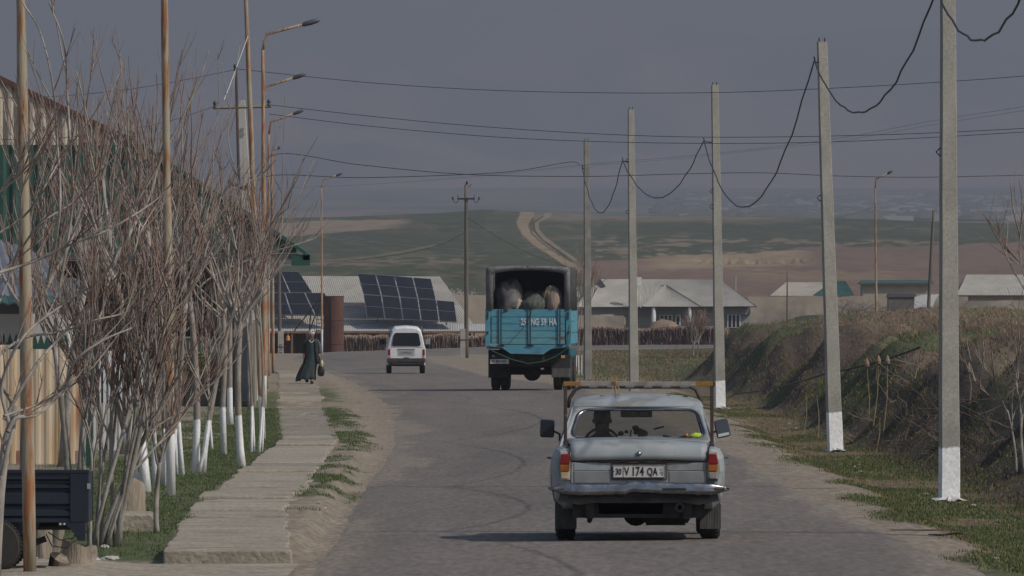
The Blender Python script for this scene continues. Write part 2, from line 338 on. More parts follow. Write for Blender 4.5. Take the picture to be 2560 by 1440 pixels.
X1, Y1 = scatter(210000, -7.5, -1.5, 46.6, 110, f1)
X2, Y2 = scatter(300000, 4.0, 7.5, 44, 135, lambda X, Y: np.clip(cover(X, Y)[2] * (.25 + cover(X, Y)[3]), 0, 1))
def gcol(n, dry): 
    g = np.stack([rng.uniform(.055, .10, n), rng.uniform(.085, .135, n), rng.uniform(.025, .045, n)], -1)
    d = np.stack([rng.uniform(.18, .30, n), rng.uniform(.14, .23, n), rng.uniform(.08, .13, n)], -1)
    m = (rng.uniform(0, 1, n) < dry)[:, None]; return np.where(m, d, g)
tag(blades('short_grass', X1, Y1, rng.uniform(.012, .05, len(X1)), .007, gcol(len(X1), .10)), 'short green grass along the concrete sidewalk', 'grass', kind='stuff')
lush = cover(X2, Y2)[3]
tag(blades('verge_grass', X2, Y2, rng.uniform(.012, .05, len(X2)), .008, gcol(len(X2), .28 + .6 * (1 - lush))), 'green and dry grass on the verge under the concrete poles', 'grass', kind='stuff')
X3, Y3 = scatter(170000, 5.6, 19, 46, 172, lambda X, Y: cover(X, Y)[4])
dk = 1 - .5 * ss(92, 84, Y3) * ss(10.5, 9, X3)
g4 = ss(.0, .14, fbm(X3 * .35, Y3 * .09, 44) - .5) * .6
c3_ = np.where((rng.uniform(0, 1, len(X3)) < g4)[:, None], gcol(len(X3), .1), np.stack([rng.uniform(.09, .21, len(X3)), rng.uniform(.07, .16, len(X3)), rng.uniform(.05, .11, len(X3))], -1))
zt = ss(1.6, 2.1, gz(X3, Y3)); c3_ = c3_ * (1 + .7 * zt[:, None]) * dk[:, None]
hh = rng.uniform(.02, .11, len(X3)) * (.5 + 1.1 * fbm(X3 * .8, Y3 * .5, 12))
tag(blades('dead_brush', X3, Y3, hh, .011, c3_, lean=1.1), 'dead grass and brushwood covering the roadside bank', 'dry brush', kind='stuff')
X4, Y4 = scatter(34000, 1.5, 15, 150, 262, lambda X, Y: ss(.8, 2.0, X - np.interp(Y, *roadR)) * (Y < np.interp(X, [p[0] for p in inner], [p[1] for p in inner]) - 2) * ((Y > 176) | (X < 5.8)))
tag(blades('rough_grass', X4, Y4, rng.uniform(.03, .13, len(X4)), .014, gcol(len(X4), .72), lean=.8), 'rough tawny grass between the road bend and the bank', 'grass', kind='stuff')
# ------------------------------------------------------------ hills, valley plain, mountains, haze
def top_row(u): return np.interp(u, [-800, 0, 690, 850, 1000, 1100, 1210, 1300, 1420, 1500, 1770, 2000, 2200, 2400, 2560, 3400], [560, 552, 545, 541, 534, 532, 523, 529, 532, 540, 541, 545, 549, 555, 561, 575])
t_ = np.linspace(0, 1, 340); Yh = 400 + 850 * t_; uu = np.concatenate([np.linspace(-900, 640, 60), np.linspace(650, 1260, 150), np.arange(1264, 1520, 2.0), np.linspace(1525, 2600, 260), np.linspace(2640, 3500, 40)])
U, T = np.meshgrid(uu, t_); Yg = 400 + 850 * T; Xg = (U - 1280) / FPX * Yg
prow = 778 - (778 - top_row(U)) * T ** .62
Zg = CH + (HZ - prow) / FPX * Yg + (1.6 * (fbm(Xg / 60, Yg / 90, 81) - .5) + .45 * (fbm(Xg / 9, Yg / 16, 82) - .5)) * ss(0, .12, T) * (1 - .6 * ss(.93, 1, T))
row = HZ - (Zg - CH) / Yg * FPX
GH = np.array([.072, .082, .052]); BH = np.array([.205, .145, .115]); TH = np.array([.25, .20, .145]); OH = np.array([.31, .235, .155])
def mixg(a, b, f): return a + (np.broadcast_to(b, a.shape) - a) * f[..., None]
n1 = fbm(U / 90, row / 9, 91, 5) - .5; n2 = fbm(U / 30, row / 4, 92, 5) - .5; n3 = fbm(U / 260, row / 25, 93, 4) - .5
Ch = np.broadcast_to(GH, U.shape + (3,)).copy()
Ch = mixg(Ch, TH * .62, ss(.02, .20, n1 + n2 * .5) * .55)
e1 = np.interp(U, [690, 800, 1000, 1040], [596, 584, 570, 566]); e0 = np.interp(U, [690, 800, 1040], [558, 552, 547])
Ch = mixg(Ch, TH, ss(e0 - 2, e0 + 2, row + n2 * 6) * ss(e1 + 2, e1 - 2, row + n2 * 6) * ss(1040, 960, U + n1 * 120))
Ch = mixg(Ch, TH * .75, ss(14, 5, abs(row - 655 - (U - 900) * -.04 - n1 * 30)) * ss(1300, 1100, U) * ss(-.1, .1, n2) * .8)
Ch = mixg(Ch, TH * .85, ss(1300, 1340, U) * ss(560, 545, row + n1 * 14) * (1 - ss(1900, 2100, U)) * .7)
Ch = mixg(Ch, TH * .9, ss(.04, .12, n2 + n1 * .6) * ss(1440, 1500, U + 0 * row) * ss(660, 640, row) * ss(585, 600, row) * .7)
bl = np.interp(U, [1420, 1450, 1700, 1760, 1850, 2000, 2300, 2560], [640, 652, 640, 655, 640, 615, 612, 600])
Ch = mixg(Ch, BH * .92, ss(bl, bl + 6, row + n2 * 8) * ss(1380, 1440, U + (row - 640) * -1.2))
Ch = mixg(Ch, OH, ss(22, 14, abs(row - 650 + n2 * 22 + (U - 1850) * .03)) * ss(1560, 1700, U) * ss(2060, 1980, U) * .85)
Ch = mixg(Ch, OH * .8, ss(16, 8, abs(row - 690 + n2 * 26)) * ss(1800, 1900, U) * ss(2270, 2200, U) * .7)
Ch = mixg(Ch, GH * 1.0, ss(14, 9, abs(row - 588 - (U - 2100) * .012 + n2 * 6)) * ss(1750, 1950, U) * .85)
def seg(pts, w):
    d = np.full(U.shape, 1e9)
    for i in range(len(pts) - 1):
        (xa, ya, wa), (xb, yb, wb) = pts[i], pts[i + 1]; t = np.clip(((U - xa) * (xb - xa) + (row - ya) * (yb - ya)) / ((xb - xa) ** 2 + (yb - ya) ** 2), 0, 1)
        d = np.minimum(d, np.hypot(U - xa - t * (xb - xa), row - ya - t * (yb - ya)) / (wa + (wb - wa) * t))
    return ss(1.1, .8, d + .5 * n2)
Ch = mixg(Ch, OH * .95, seg([(1318, 534, 18), (1306, 556, 15), (1316, 580, 13), (1345, 606, 12), (1380, 632, 9), (1410, 654, 7), (1445, 670, 6), (1480, 690, 6)], 0) * .9)
Ch = mixg(Ch, GH * .55, seg([(1332, 545, 2), (1322, 565, 2), (1330, 585, 2), (1362, 612, 2), (1400, 640, 1.5)], 0) * .7)
Ch = mixg(Ch, OH * .9, seg([(1372, 536, 8), (1342, 552, 6), (1343, 574, 5), (1362, 597, 5), (1398, 622, 4), (1440, 650, 3)], 0) * .8)
Ch = mixg(Ch, GH * .5, seg([(1358, 540, 2), (1334, 556, 2), (1336, 578, 2), (1356, 600, 2), (1392, 625, 2), (1430, 655, 1.5)], 0) * .8)
Ch = mixg(Ch, TH * .8, seg([(700, 662, 2.5), (800, 657, 2.5), (900, 646, 2.5), (1000, 630, 2.2), (1090, 612, 2)], 0) * .7)
Ch = Ch * (1 + .35 * n2[..., None] + .3 * n3[..., None])
# the quarry face is cut into the slope
Zg = Zg - 1.3 * ss(9, 3, abs(row - 652)) * ss(1700, 1800, U) * ss(2050, 1960, U) * (fbm(U / 9, row / 6, 95) )
HILL = M('hill_ground', (.88, .88, .88), (1.1, 1.1, 1.1), scale=.15, rough=1, attr=True, spec=.1, bump=1.5, bscale=.4)
hill = grid_mesh('hills', Xg, Yg * K, Zg, HILL, Ch); hill['kind'] = 'structure'
def hz_at(px, py):                      # where the sight line of a photo point meets the hill
    j = int(np.clip(np.interp(px, uu, np.arange(len(uu))), 0, len(uu) - 1)); r = row[:, j]
    k = int(np.argmin(abs(r - py))); return Vector((Xg[k, j], Yg[k, j], Zg[k, j]))
# ground behind the hill crest runs on as a plain towards the town and the mountains
Yp = np.concatenate([np.linspace(1245, 1500, 6), np.linspace(1700, 7000, 50)]); up = np.linspace(-6000, 8600, 150)
U2, Y2g = np.meshgrid(up, Yp); X2g = (U2 - 1280) / FPX * Y2g
rr = np.interp(Y2g, [1245, 1500, 3000, 5600, 7000], [610, 585, 553, 492, 470]) + 5 * (fbm(U2 / 300, Y2g / 900, 101) - .5)
Z2 = CH + (HZ - rr) / FPX * Y2g; m1 = fbm(X2g / 90, Y2g / 260, 102, 5) - .5
Cp = np.broadcast_to(np.array([.11, .105, .075]), U2.shape + (3,)).copy(); Cp = mixg(Cp, np.array([.23, .17, .12]), ss(-.05, .1, m1)); Cp = mixg(Cp, np.array([.06, .08, .045]), ss(.03, .12, fbm(X2g / 70, Y2g / 300, 103) - .5))
plain = grid_mesh('valley_plain', X2g, Y2g * K, Z2, HILL, Cp); plain['kind'] = 'structure'
tm = MB(); rnd = random.Random(11)
for i in range(420):
    px = rnd.choice((rnd.uniform(1720, 2620), rnd.uniform(2050, 2600))); D = rnd.uniform(3000, 5600); r = np.interp(D, [1500, 3000, 5600], [585, 553, 492])
    p = at(px, r, D); w = rnd.uniform(5, 20)
    tm.box((p.x, p.y, p.z + 1.8), (w, rnd.uniform(6, 10), rnd.uniform(3, 6)))
tag(tm.build('distant_town', M('town_walls', (.32, .30, .28), (.5, .48, .46), scale=.01, rough=.9)), 'pale houses of a far town in the haze below the mountains', 'town', kind='stuff')
tb = MB()
for i in range(260):
    px = rnd.uniform(1650, 2650); D = rnd.uniform(2900, 5600); p = at(px, np.interp(D, [1500, 3000, 5600], [585, 553, 492]), D); w = rnd.uniform(6, 24)
    tb.lathe([(w * .9, -1), (w, 1.5), (w * .8, 3.5), (w * .3, rnd.uniform(4.5, 6.5))], p, n=7)
tag(tb.build('distant_trees', M('town_trees', (.07, .075, .055), (.11, .10, .08), scale=.05, rough=1)), 'dark tree belts between the houses of the far town', 'trees', kind='stuff')
Ym = np.linspace(6800, 14500, 110); um = np.linspace(-3800, 6400, 260); U3, Y3g = np.meshgrid(um, Ym); X3g = (U3 - 1280) / FPX * Y3g
rm = np.interp(Y3g, [6800, 9000, 14500], [486, 330, -190]); ridge = 1 - abs(2 * fbm(X3g / 900 + Y3g / 5000, Y3g / 2600, 111, 5) - 1)
Z3 = CH + (HZ - rm) / FPX * Y3g + 260 * (ridge - .7) * ss(6800, 9500, Y3g) + 60 * (fbm(X3g / 220, Y3g / 500, 112, 5) - .5) * ss(6800, 8000, Y3g)
Cm = np.broadcast_to(np.array([.20, .165, .14]), U3.shape + (3,)).copy(); m2 = fbm(X3g / 500, Y3g / 1500, 113, 5) - .5
Cm = mixg(Cm, np.array([.42, .27, .21]), ss(-.05, .07, m2)); Cm = mixg(Cm, np.array([.08, .09, .09]), ss(.02, .14, fbm(X3g / 800, Y3g / 1300, 114) - .5))
mount = grid_mesh('mountains', X3g, Y3g * K, Z3, HILL, Cm); mount['kind'] = 'structure'
ztop = float(max(Z3.max(), 1150)) + 20
hb = MB(); hb.box((0, 15750, ztop / 2 - 3), (20000, 46500, ztop + 6))
hm = bpy.data.materials.new('haze_air'); hm.use_nodes = True; hn = hm.node_tree; hn.nodes.remove(hn.nodes['Principled BSDF'])
pvn = hn.nodes.new('ShaderNodeVolumePrincipled'); pvn.inputs['Density'].default_value = HAZE; pvn.inputs['Color'].default_value = (.49, .53, .625, 1); pvn.inputs['Anisotropy'].default_value = .1
hn.links.new(pvn.outputs[0], hn.nodes['Material Output'].inputs['Volume'])
tag(hb.build('haze', hm), 'thin bluish haze filling the valley air', 'haze', kind='stuff')
# ------------------------------------------------------------ far houses
PANEL = M('solar_cell_glass', (.012, .013, .018), (.018, .019, .025), scale=.7, rough=.35, stretch=(6, 1, 1))
ALU = M('aluminium_frame', (.36, .36, .38), rough=.4, metal=.6)
def roof_sheet(name, A, B, Cc, Dd, mat, parent, ribs, amp, thick=.03):
    """corrugated sheet over the quad A(top left) B(top right) C(bottom right) D(bottom left)"""
    A, B, Cc, Dd = map(Vector, (A, B, Cc, Dd)); n = (B - A).cross(Dd - A).normalized()
    if n.z < 0: n = -n
    rws = []
    for t in np.linspace(0, 1, 7):
        l = A.lerp(Dd, t); r = B.lerp(Cc, t); N = ribs * 4
        rws.append([l.lerp(r, k / N) + n * amp * math.sin(k * math.pi / 2) + n * .006 * math.sin(t * 40) for k in range(N + 1)])
    mb = MB(); mb.grid(rws); return mb.build(name, mat, parent, solid=thick)
D0 = 289.0; YS = D0 * K
def sp(px, py, D): return at(px, py, D)
shed = empty('farm_shed', (sp(900, 0, D0).x, YS, -1.0), label='long low farm shed with pale corrugated roof carrying solar panels', cat='shed')
O = Vector(shed.location)
def rel(v): return Vector(v) - O
xl, xr = sp(560, 0, D0).x, sp(1190, 0, D0).x
eL, eR = Vector((xl, YS, 1.12)), Vector((xr, YS, 1.12)); rL, rR = Vector((xl, YS + 6.5, 4.26)), Vector((sp(1100, 0, D0 + 2.6).x, YS + 6.5, 4.22))
roof_sheet('roof', rel(rL), rel(rR), rel(eR), rel(eL), ROOFC, shed, 110, .014)
roof_sheet('awning_sheet', rel(Vector((xl, YS - .05, 1.34))), rel(Vector((xr + .6, YS - .05, 1.34))), rel(Vector((xr + .6, YS - 1.6, .93))), rel(Vector((xl, YS - 1.6, .93))), M('zinc_sheet', (.36, .37, .37), (.43, .43, .42), scale=1, rough=.7), shed, 110, .01)
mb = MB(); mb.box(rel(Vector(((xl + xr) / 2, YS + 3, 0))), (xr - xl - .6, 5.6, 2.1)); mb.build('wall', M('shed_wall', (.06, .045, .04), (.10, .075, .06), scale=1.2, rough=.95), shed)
mb = MB(); mb.box(rel(Vector(((xl + xr) / 2 + .3, YS - 1.55, .86))), (xr - xl + .8, .1, .12)); mb.build('beam', M('beam_wood', (.26, .14, .07), (.16, .09, .05), scale=2, rough=.9), shed)
for px in (640, 730, 1000, 1100, 1185):
    q = sp(px, 0, D0 - .6); mb = MB(); mb.box(rel(Vector((q.x, YS - 1.5, -.05))), (.12, .12, 1.8)); mb.build('post', WOOD, shed)
mb = MB(); q = sp(722, 0, D0); mb.box(rel(Vector((q.x, YS - .1, 0))), (.85, .08, 1.6)); mb.build('door', M('door_brown_red', (.10, .035, .03), rough=.8), shed)
mb = MB(); q = sp(720, 845, D0 - .8); mb.tube([rel(q + Vector((0, 0, .5))), rel(q + Vector((0, 0, .1)))], .012, 4); mb.lathe([(.02, .16), (.10, .10), (.13, -.14), (.02, -.18)], rel(q), n=8); tag(mb.build('hanging_lantern', M('orange_plastic', (.6, .25, .06), rough=.6), shed))
def array(rows_, name, label, depth_tilt):
    """rows_: per row: top-left, top-right, bottom-right, bottom-left photo corners and panel count"""
    root = empty(name, (0, YS, 0), label=label, cat='solar panels', group='solar panel arrays on the shed roof'); o = Vector((0, YS, 0))
    for (tl, tr, br, bl, n, dt, db) in rows_:
        a, b, c, d = at(*tl, dt) - o, at(*tr, dt) - o, at(*br, db) - o, at(*bl, db) - o
        nn = (b - a).cross(d - a).normalized(); nn = nn if nn.y < 0 else -nn
        for i in range(n):
            p = [a.lerp(b, (i + .025) / n), a.lerp(b, (i + .975) / n), d.lerp(c, (i + .975) / n), d.lerp(c, (i + .025) / n)]
            m = MB(); m.add([v for v in p] + [v - nn * .04 for v in p], [(0, 1, 2, 3), (7, 6, 5, 4), (0, 4, 5, 1), (1, 5, 6, 2), (2, 6, 7, 3), (3, 7, 4, 0)])
            pan = m.build('panel', PANEL, root)
            m = MB(); e = nn * .012
            for (s, t) in ((p[0], p[1]), (p[1], p[2]), (p[2], p[3]), (p[3], p[0]), (p[0].lerp(p[3], .5), p[1].lerp(p[2], .5))): 
                m.tube([s + e, t + e], .012 if (s - t).length > 0 and s is not p[0].lerp(p[3], .5) else .006, 4)
            m.build('frame', ALU, pan)
    m = MB(); a, b, c, d = at(*rows_[0][0], rows_[0][5]) - o, at(*rows_[0][1], rows_[0][5]) - o, at(*rows_[-1][2], rows_[-1][6]) - o, at(*rows_[-1][3], rows_[-1][6]) - o
    for f in (.12, .5, .88):
        t = a.lerp(b, f); q = d.lerp(c, f); m.tube([t + Vector((0, .05, -.03)), Vector((t.x, t.y + .2, 3.0))], .03, 4); m.tube([q + Vector((0, .05, 0)), Vector((q.x, q.y + .5, q.z - .2))], .03, 4); m.tube([t + Vector((0, .06, 0)), q + Vector((0, .06, 0))], .03, 4)
    m.build('rack', DARKM, root)
array([((655, 678), (748, 680), (812, 733), (653, 732), 3, D0 + .9, D0 + .02)[:7] and ((610, 677), (748, 680), (781, 731), (612, 732), 3, D0 + .9, D0 + .14), ((612, 733), (812, 733), (846, 788), (614, 788), 4, D0 + .11, D0 - .62)],
      'solar_array', 'left solar array on the shed roof, partly behind the rusty lamp posts', 0)
array([((893, 684), (1078, 698), (1090, 749), (908, 736), 4, D0 + .9, D0 + .14), ((908, 737), (1136, 755), (1143, 805), (917, 795), 5, D0 + .11, D0 - .62)],
      'solar_array', 'right solar array of nine panels tilted above the shed roof', 0)
tank = empty('rusty_tank', on(834, 262), label='tall rusty brown cylindrical tank beside the shed', cat='tank')
TK = M('tank_rust', (.085, .038, .03), (.12, .058, .042), scale=1.2, stretch=(1, 1, .5), rough=.9, c3=(.07, .035, .03), s3=1.0, t3=.55, bump=.4)
z0 = tank.location.z; hgt = at(0, 740, 262).z - z0
mb = MB(); mb.lathe([(.56, -.3), (.56, hgt * .33), (.585, hgt * .335), (.56, hgt * .34), (.56, hgt * .66), (.585, hgt * .665), (.56, hgt * .67), (.56, hgt - .02), (.59, hgt), (.52, hgt)], (0, 0, 0), n=28); mb.build('body', TK, tank, smooth=False)
mb = MB(); mb.tube([(-.1, -.58, 0), (-.1, -.58, hgt * .95)], .03, 5); mb.tube([(.5, 0, hgt * .85), (1.6, 0, hgt * .85)], .03, 5); mb.tube([(.5, 0, hgt * .6), (1.5, 0, hgt * .6)], .03, 5); mb.build('pipe', TK, tank)
lf = empty('steel_ladder_frame', on(770, 268), label='thin black steel frame with a ladder leaning beside the tank', cat='frame'); o = Vector(lf.location)
def lt(name, P, r, D=268):
    mb = MB()
    for seg in P: mb.tube([at(x, y, D) - o for x, y in seg], r, 4)
    return mb.build(name, DARKM, lf)
lt('strut', [[(735, 828), (803, 742)], [(765, 850), (806, 742)], [(773, 830), (778, 770)]], .035)
lt('ladder', [[(790, 870), (793, 785)], [(803, 870), (803, 785)]] + [[(790, 790 + 9 * i), (803, 790 + 9 * i)] for i in range(9)], .018)
# dry reed hedges
def reeds(name, x0, x1, D, top, label, n, cols):
    px = rng.uniform(x0, x1, n); Dd = D + rng.uniform(-.6, .6, n); X = (px - 1280) / FPX * Dd; Z0 = gz(X, Dd); tz = CH + (HZ - top) / FPX * Dd + rng.uniform(-.85, .10, n) + .35 * (fbm(X * .9, 0, 131) - .5)
    base = np.minimum(Z0, -.1); h = tz - base; w = rng.uniform(.006, .016, n); dx = rng.uniform(-.22, .22, n)
    Dd = Dd * K; a = np.stack([X - w, Dd, base], -1); b = np.stack([X + w, Dd, base], -1); c = np.stack([X + dx, Dd + rng.uniform(-.2, .2, n), base + h], -1); cc = np.stack([X + dx + w * 1.6, Dd, base + h * .96], -1)
    V = np.stack([a, b, cc, c], 1).reshape(-1, 3); f = rng.uniform(0, 1, n)[:, None]; col = np.array(cols[0]) * (1 - f) + np.array(cols[1]) * f
    return tag(np_mesh(name, V, np.arange(4 * n).reshape(n, 4), BLADE, None, False, np.repeat(col, 4, 0)), label, 'dry reeds', kind='stuff')
RC = ((.30, .23, .185), (.50, .40, .32))
reeds('dry_reeds', 855, 1215, 286, 838, 'brown dry reeds standing behind the road in front of the shed', 26000, RC)
reeds('dry_reeds', 1425, 1815, 300.5, 820, 'brown brush hedge between the far road and the pale house', 32000, ((.26, .18, .165), (.44, .33, .29)))
# pale hipped house
Dh = 322.0
house = empty('hip_roof_house', (at(1680, 0, Dh).x, Dh * K, -1.0), label='long pale house with hipped corrugated roof and porch, behind the concrete poles', cat='house'); O = Vector(house.location)
a = lambda px, py, D: at(px, py, D) - O
roof_sheet('roof', a(1502, 698, Dh + 4 / K), a(1800, 700, Dh + 4 / K), a(1888, 766, Dh), a(1440, 768, Dh), ROOFC, house, 110, .014)
mb = MB(); mb.add([a(1800, 700, Dh + 4 / K), a(1893, 767, Dh), a(1893, 767, Dh + 8 / K)], [(0, 1, 2)]); mb.add([a(1502, 698, Dh + 4 / K), a(1440, 768, Dh + 8 / K), a(1436, 768, Dh)], [(0, 1, 2)]); mb.add([a(1502, 698, Dh + 4.0 / K), a(1800, 700, Dh + 4.0 / K), a(1893, 767, Dh + 8 / K), a(1440, 768, Dh + 8 / K)], [(0, 1, 2, 3)]); mb.build('hip', ROOFC, house, solid=.04)
mb = MB(); mb.add([a(1500, 696, Dh + 3.7 / K), a(1514, 716, Dh + 2.7 / K), a(1480, 727, Dh + 2.7 / K)], [(0, 1, 2)]); mb.build('vent_gable', M('dark_gap', (.05, .05, .055)), house, solid=.03)
# porch gable roof in front
roof_sheet('porch_roof', a(1664, 714, Dh + .5 / K), a(1668, 714, Dh + .5 / K), a(1752, 767, Dh - 1.8 / K), a(1607, 767, Dh - 1.8 / K), ROOFC, house, 34, .012)
mb = MB(); mb.tube([a(1666, 713, Dh + .45 / K), a(1752, 766, Dh - 1.85 / K)], .05, 4); mb.tube([a(1664, 713, Dh + .45 / K), a(1607, 766, Dh - 1.85 / K)], .05, 4); mb.tube([a(1650, 714, Dh + .5 / K), a(1668, 713, Dh + .5 / K)], .05, 4); mb.build('hip_cap', M('zinc_cap', (.28, .30, .30), rough=.6), house)
WALLG = M('grey_plaster', (.27, .26, .25), (.33, .315, .30), scale=.7, rough=.95)
mb = MB(); w0, w1 = a(1452, 0, Dh).x, a(1876, 0, Dh).x; mb.box(((w0 + w1) / 2, 4, 1.62), (w1 - w0, 6.6, 3.5)); mb.build('wall', WALLG, house)
mb = MB(); l0, l1 = a(1476, 0, Dh).x, a(1565, 0, Dh).x; mb.box(((l0 + l1) / 2, .35, 1.6), (l1 - l0, .7, 2.2)); mb.build('wall', CREAM, house)
mb = MB(); mb.box(((w0 + w1) / 2, .55, 3.1), (w1 - w0, .1, .5)); mb.build('fascia', M('shaded_board', (.22, .23, .24), rough=.9), house)
WG = M('window_glass_dark', (.03, .035, .04), rough=.15)
for (x0, x1, y0, y1, nn, dd) in ((1503, 1532, 788, 795, 2, .02), (1650, 1680, 789, 808, 3, .62), (1690, 1700, 789, 812, 1, .62), (1820, 1850, 788, 818, 3, .62)):
    p, q = a(x0, y1, Dh + (dd - .05) / K), a(x1, y0, Dh + (dd - .05) / K); c = (p + q) / 2
    m = MB(); m.box((c.x, p.y, c.z), (q.x - p.x + .08, .06, q.z - p.z + .08))
    fr = m.build('window', WHITEP, house)
    for i in range(nn):
        m = MB(); wd = (q.x - p.x) / nn; m.box((p.x + wd * (i + .5), p.y - .035, c.z), (wd - .07, .02, q.z - p.z)); m.build('pane', WG, fr)
for x in (1634, 1724, 1800):
    m = MB(); q = a(x, 0, Dh - 1.6 / K); m.lathe([(.10, .2), (.10, 1.6), (.14, 2.2), (.16, 2.7), (.11, 3.35)], (q.x, q.y, 0), n=10); m.build('column', WHITEP, house)
m = MB(); q = a(1596, 0, Dh - .4 / K); m.tube([(q.x - .08, q.y, 3.3), (q.x - .08, q.y, 4.9)], .03, 5); m.tube([(q.x + .14, q.y, 3.3), (q.x + .14, q.y, 4.8)], .03, 5); m.box((q.x, q.y, 5.1), (.42, .3, .55)); m.build('water_drum', WHITEP, house)
m = MB(); q = a(1839, 0, Dh + 3 / K); m.tube([(q.x, q.y, 4.2), (q.x, q.y, 5.5)], .05, 6); m.build('chimney', WALLG, house)
# tan heaps and low adobe walls, sheds on the plateau
def simple_house(name, x0, x1, ytop, yeave, D, zb, roofm, wallm, label, hip=.2, cat='house', group=None, rdepth=4):
    h = empty(name, (at((x0 + x1) / 2, 0, D).x, D * K, zb), label=label, cat=cat, group=group); O = Vector(h.location)
    A, B = at(x0 + (x1 - x0) * hip, ytop, D + rdepth / K) - O, at(x1 - (x1 - x0) * hip * .5, ytop, D + rdepth / K) - O; Cc, Dd = at(x1, yeave, D) - O, at(x0, yeave, D) - O
    roof_sheet('roof', A, B, Cc, Dd, roofm, h, int(max(8, (x1 - x0) / 4)), .012)
    m = MB(); bk = Vector((0, 2 * rdepth, 0)); m.add([A, Dd, Dd + bk], [(0, 1, 2)]); m.add([B, Cc + bk, Cc], [(0, 1, 2)]); m.add([A, B, Cc + bk, Dd + bk], [(0, 1, 2, 3)]); m.build('roof_back', roofm, h, solid=.04)
    m = MB(); m.box(((Cc.x + Dd.x) / 2, rdepth + .2, (Cc.z - .05) / 2), (Cc.x - Dd.x - .4, 2 * rdepth - .4, Cc.z - .05)); m.build('wall', wallm, h); return h
simple_house('small_house', 1925, 2128, 706, 740, 352, 1.0, M('pale_roof', (.33, .30, .255), (.38, .35, .30), scale=1, rough=.95), CREAM, 'small house with flat-looking tan roof left of the second concrete pole')
simple_house('small_house', 2040, 2135, 703, 738, 345, 1.0, GREEN, CREAM, 'low house with a bright green roof seen right of the second concrete pole', hip=.45)
simple_house('small_house', 2150, 2335, 701, 709, 360, 1.0, GREEN, CREAM, 'long cream house with a thin green roof edge behind the far lamp', hip=.02, rdepth=3)
simple_house('small_house', 2392, 2700, 687, 738, 350, 1.0, ROOFC, CREAM, 'pale grey-roofed house at the right edge behind the bare tree', hip=.08)
simple_house('small_house', 1380, 1450, 718, 742, 345, -1, ROOFC, CREAM, 'pale roof just right of the truck behind the first concrete pole')
def wallrun(x0, x1, y0, D, zb, label, mat=CREAM, y1=None):
    p, q = at(x0, y0, D), at(x1, y1 or y0, D); m = MB()
    n = max(2, int((q.x - p.x) / 1.2)); tops = [(p.x + (q.x - p.x) * i / n, p.z + (q.z - p.z) * i / n + random.Random(i + int(x0)).uniform(-.05, .05)) for i in range(n + 1)]
    m.prism([(p.x, zb)] + tops + [(q.x, zb)], D * K, D * K + .35, 'y'); o = m.build('adobe_wall', mat); return tag(o, label, 'wall')
wallrun(1870, 2420, 741, 338, .8, 'long cream adobe wall on top of the bank')
wallrun(2330, 2700, 750, 334, .8, 'low adobe wall under the grey roof at the right edge', y1=752)
wallrun(1085, 1215, 740, 318, -1.2, 'tan adobe wall between the shed and the truck', y1=737)
wallrun(1425, 1560, 788, 306, -1.2, 'low yellowish adobe wall in front of the left end of the pale house', y1=790)
m = MB(); rnd = random.Random(8)
for (x0, x1, yt, D, lab) in ((1597, 1722, 800, 308, 'heap of yellow clay in front of the porch of the pale house'),):
    p, q = at(x0, 0, D), at(x1, 0, D); cx, hw = (p.x + q.x) / 2, (q.x - p.x) / 2; tz = at(0, yt, D).z; m = MB(); rws = []
    for j in range(12):
        v = j / 11 * 2 - 1; rws.append([(cx + hw * (i / 11 * 2 - 1), D * K + 2.5 * v, -1 + (tz + 1) * max(0, 1 - abs(i / 11 * 2 - 1) ** 2.2) ** .5 * max(0, 1 - v * v) ** .6 + .12 * rnd.random()) for i in range(12)])
    m.grid(rws); tag(m.build('clay_heap', M('yellow_clay', (.25, .19, .13), (.20, .155, .105), scale=1.5, rough=1), smooth=True), lab, 'clay heap')
ds = empty('dark_hut', (at(2255, 0, 330).x, 330 * K, 1.2), label='dark grey hut on the plateau behind the far street lamp', cat='hut')
m = MB(); m.box((0, 1, .9), (1.9, 2.4, 2.0)); m.build('wall', M('hut_dark', (.12, .11, .10), (.16, .145, .13), scale=2), ds)
m = MB(); m.prism([(-1.05, 1.85), (-.9, 2.1), (.9, 2.08), (1.05, 1.85)], -.3, 2.4); m.build('roof', M('hut_roof', (.10, .10, .105)), ds)
tp = MB(); p = at(2284, 752, 329); tp.prism([(p.x, 1.9), (p.x + .05, p.z + .25), (p.x + .6, p.z + .42), (p.x + 1.75, p.z + .45), (p.x + 1.5, p.z + .12), (p.x + 1.1, 1.9)], 822, 823); tag(tp.build('white_tarpaulin', WHITEP), 'crumpled white tarpaulin beside the dark hut on the bank', 'tarpaulin')
# ------------------------------------------------------------ left side: gabled building, wall, fences
big = empty('gabled_building', (at(300, 0, 117).x, 117 * K, 0), label='building with cream corrugated gable and green steel roof above the bare trees', cat='building'); O = Vector(big.location)
a = lambda px, py, D: at(px, py, D) - O
CRM = M('cream_corrugated', (.46, .41, .33), (.52, .465, .38), scale=.8, rough=.8, c3=(.33, .28, .22), s3=1.2)
def ribbed_wall(name, poly, mat, parent, y, pitch, depth):
    """vertical sheet with ribs whose top follows a polyline; poly: [(x, ztop)], zb"""
    xs0, xs1, f, zb = poly; m = MB(); n = int((xs1 - xs0) / pitch * 4); rows = [[], []]
    for i in range(n + 1):
        x = xs0 + (xs1 - xs0) * i / n; d = -depth if (i % 4) in (1, 2) else 0
        rows[0].append((x, y + d, f(x))); rows[1].append((x, y + d, zb if not callable(zb) else zb(x)))
    m.grid(rows); return m.build(name, mat, parent, solid=.012)
x0, x1_ = a(-120, 0, 117).x, a(345, 0, 117).x
top = lambda x: float(np.interp(x, [a(-120, 0, 117).x, x1_], [a(0, 132, 117).z, a(0, 352, 117).z]))
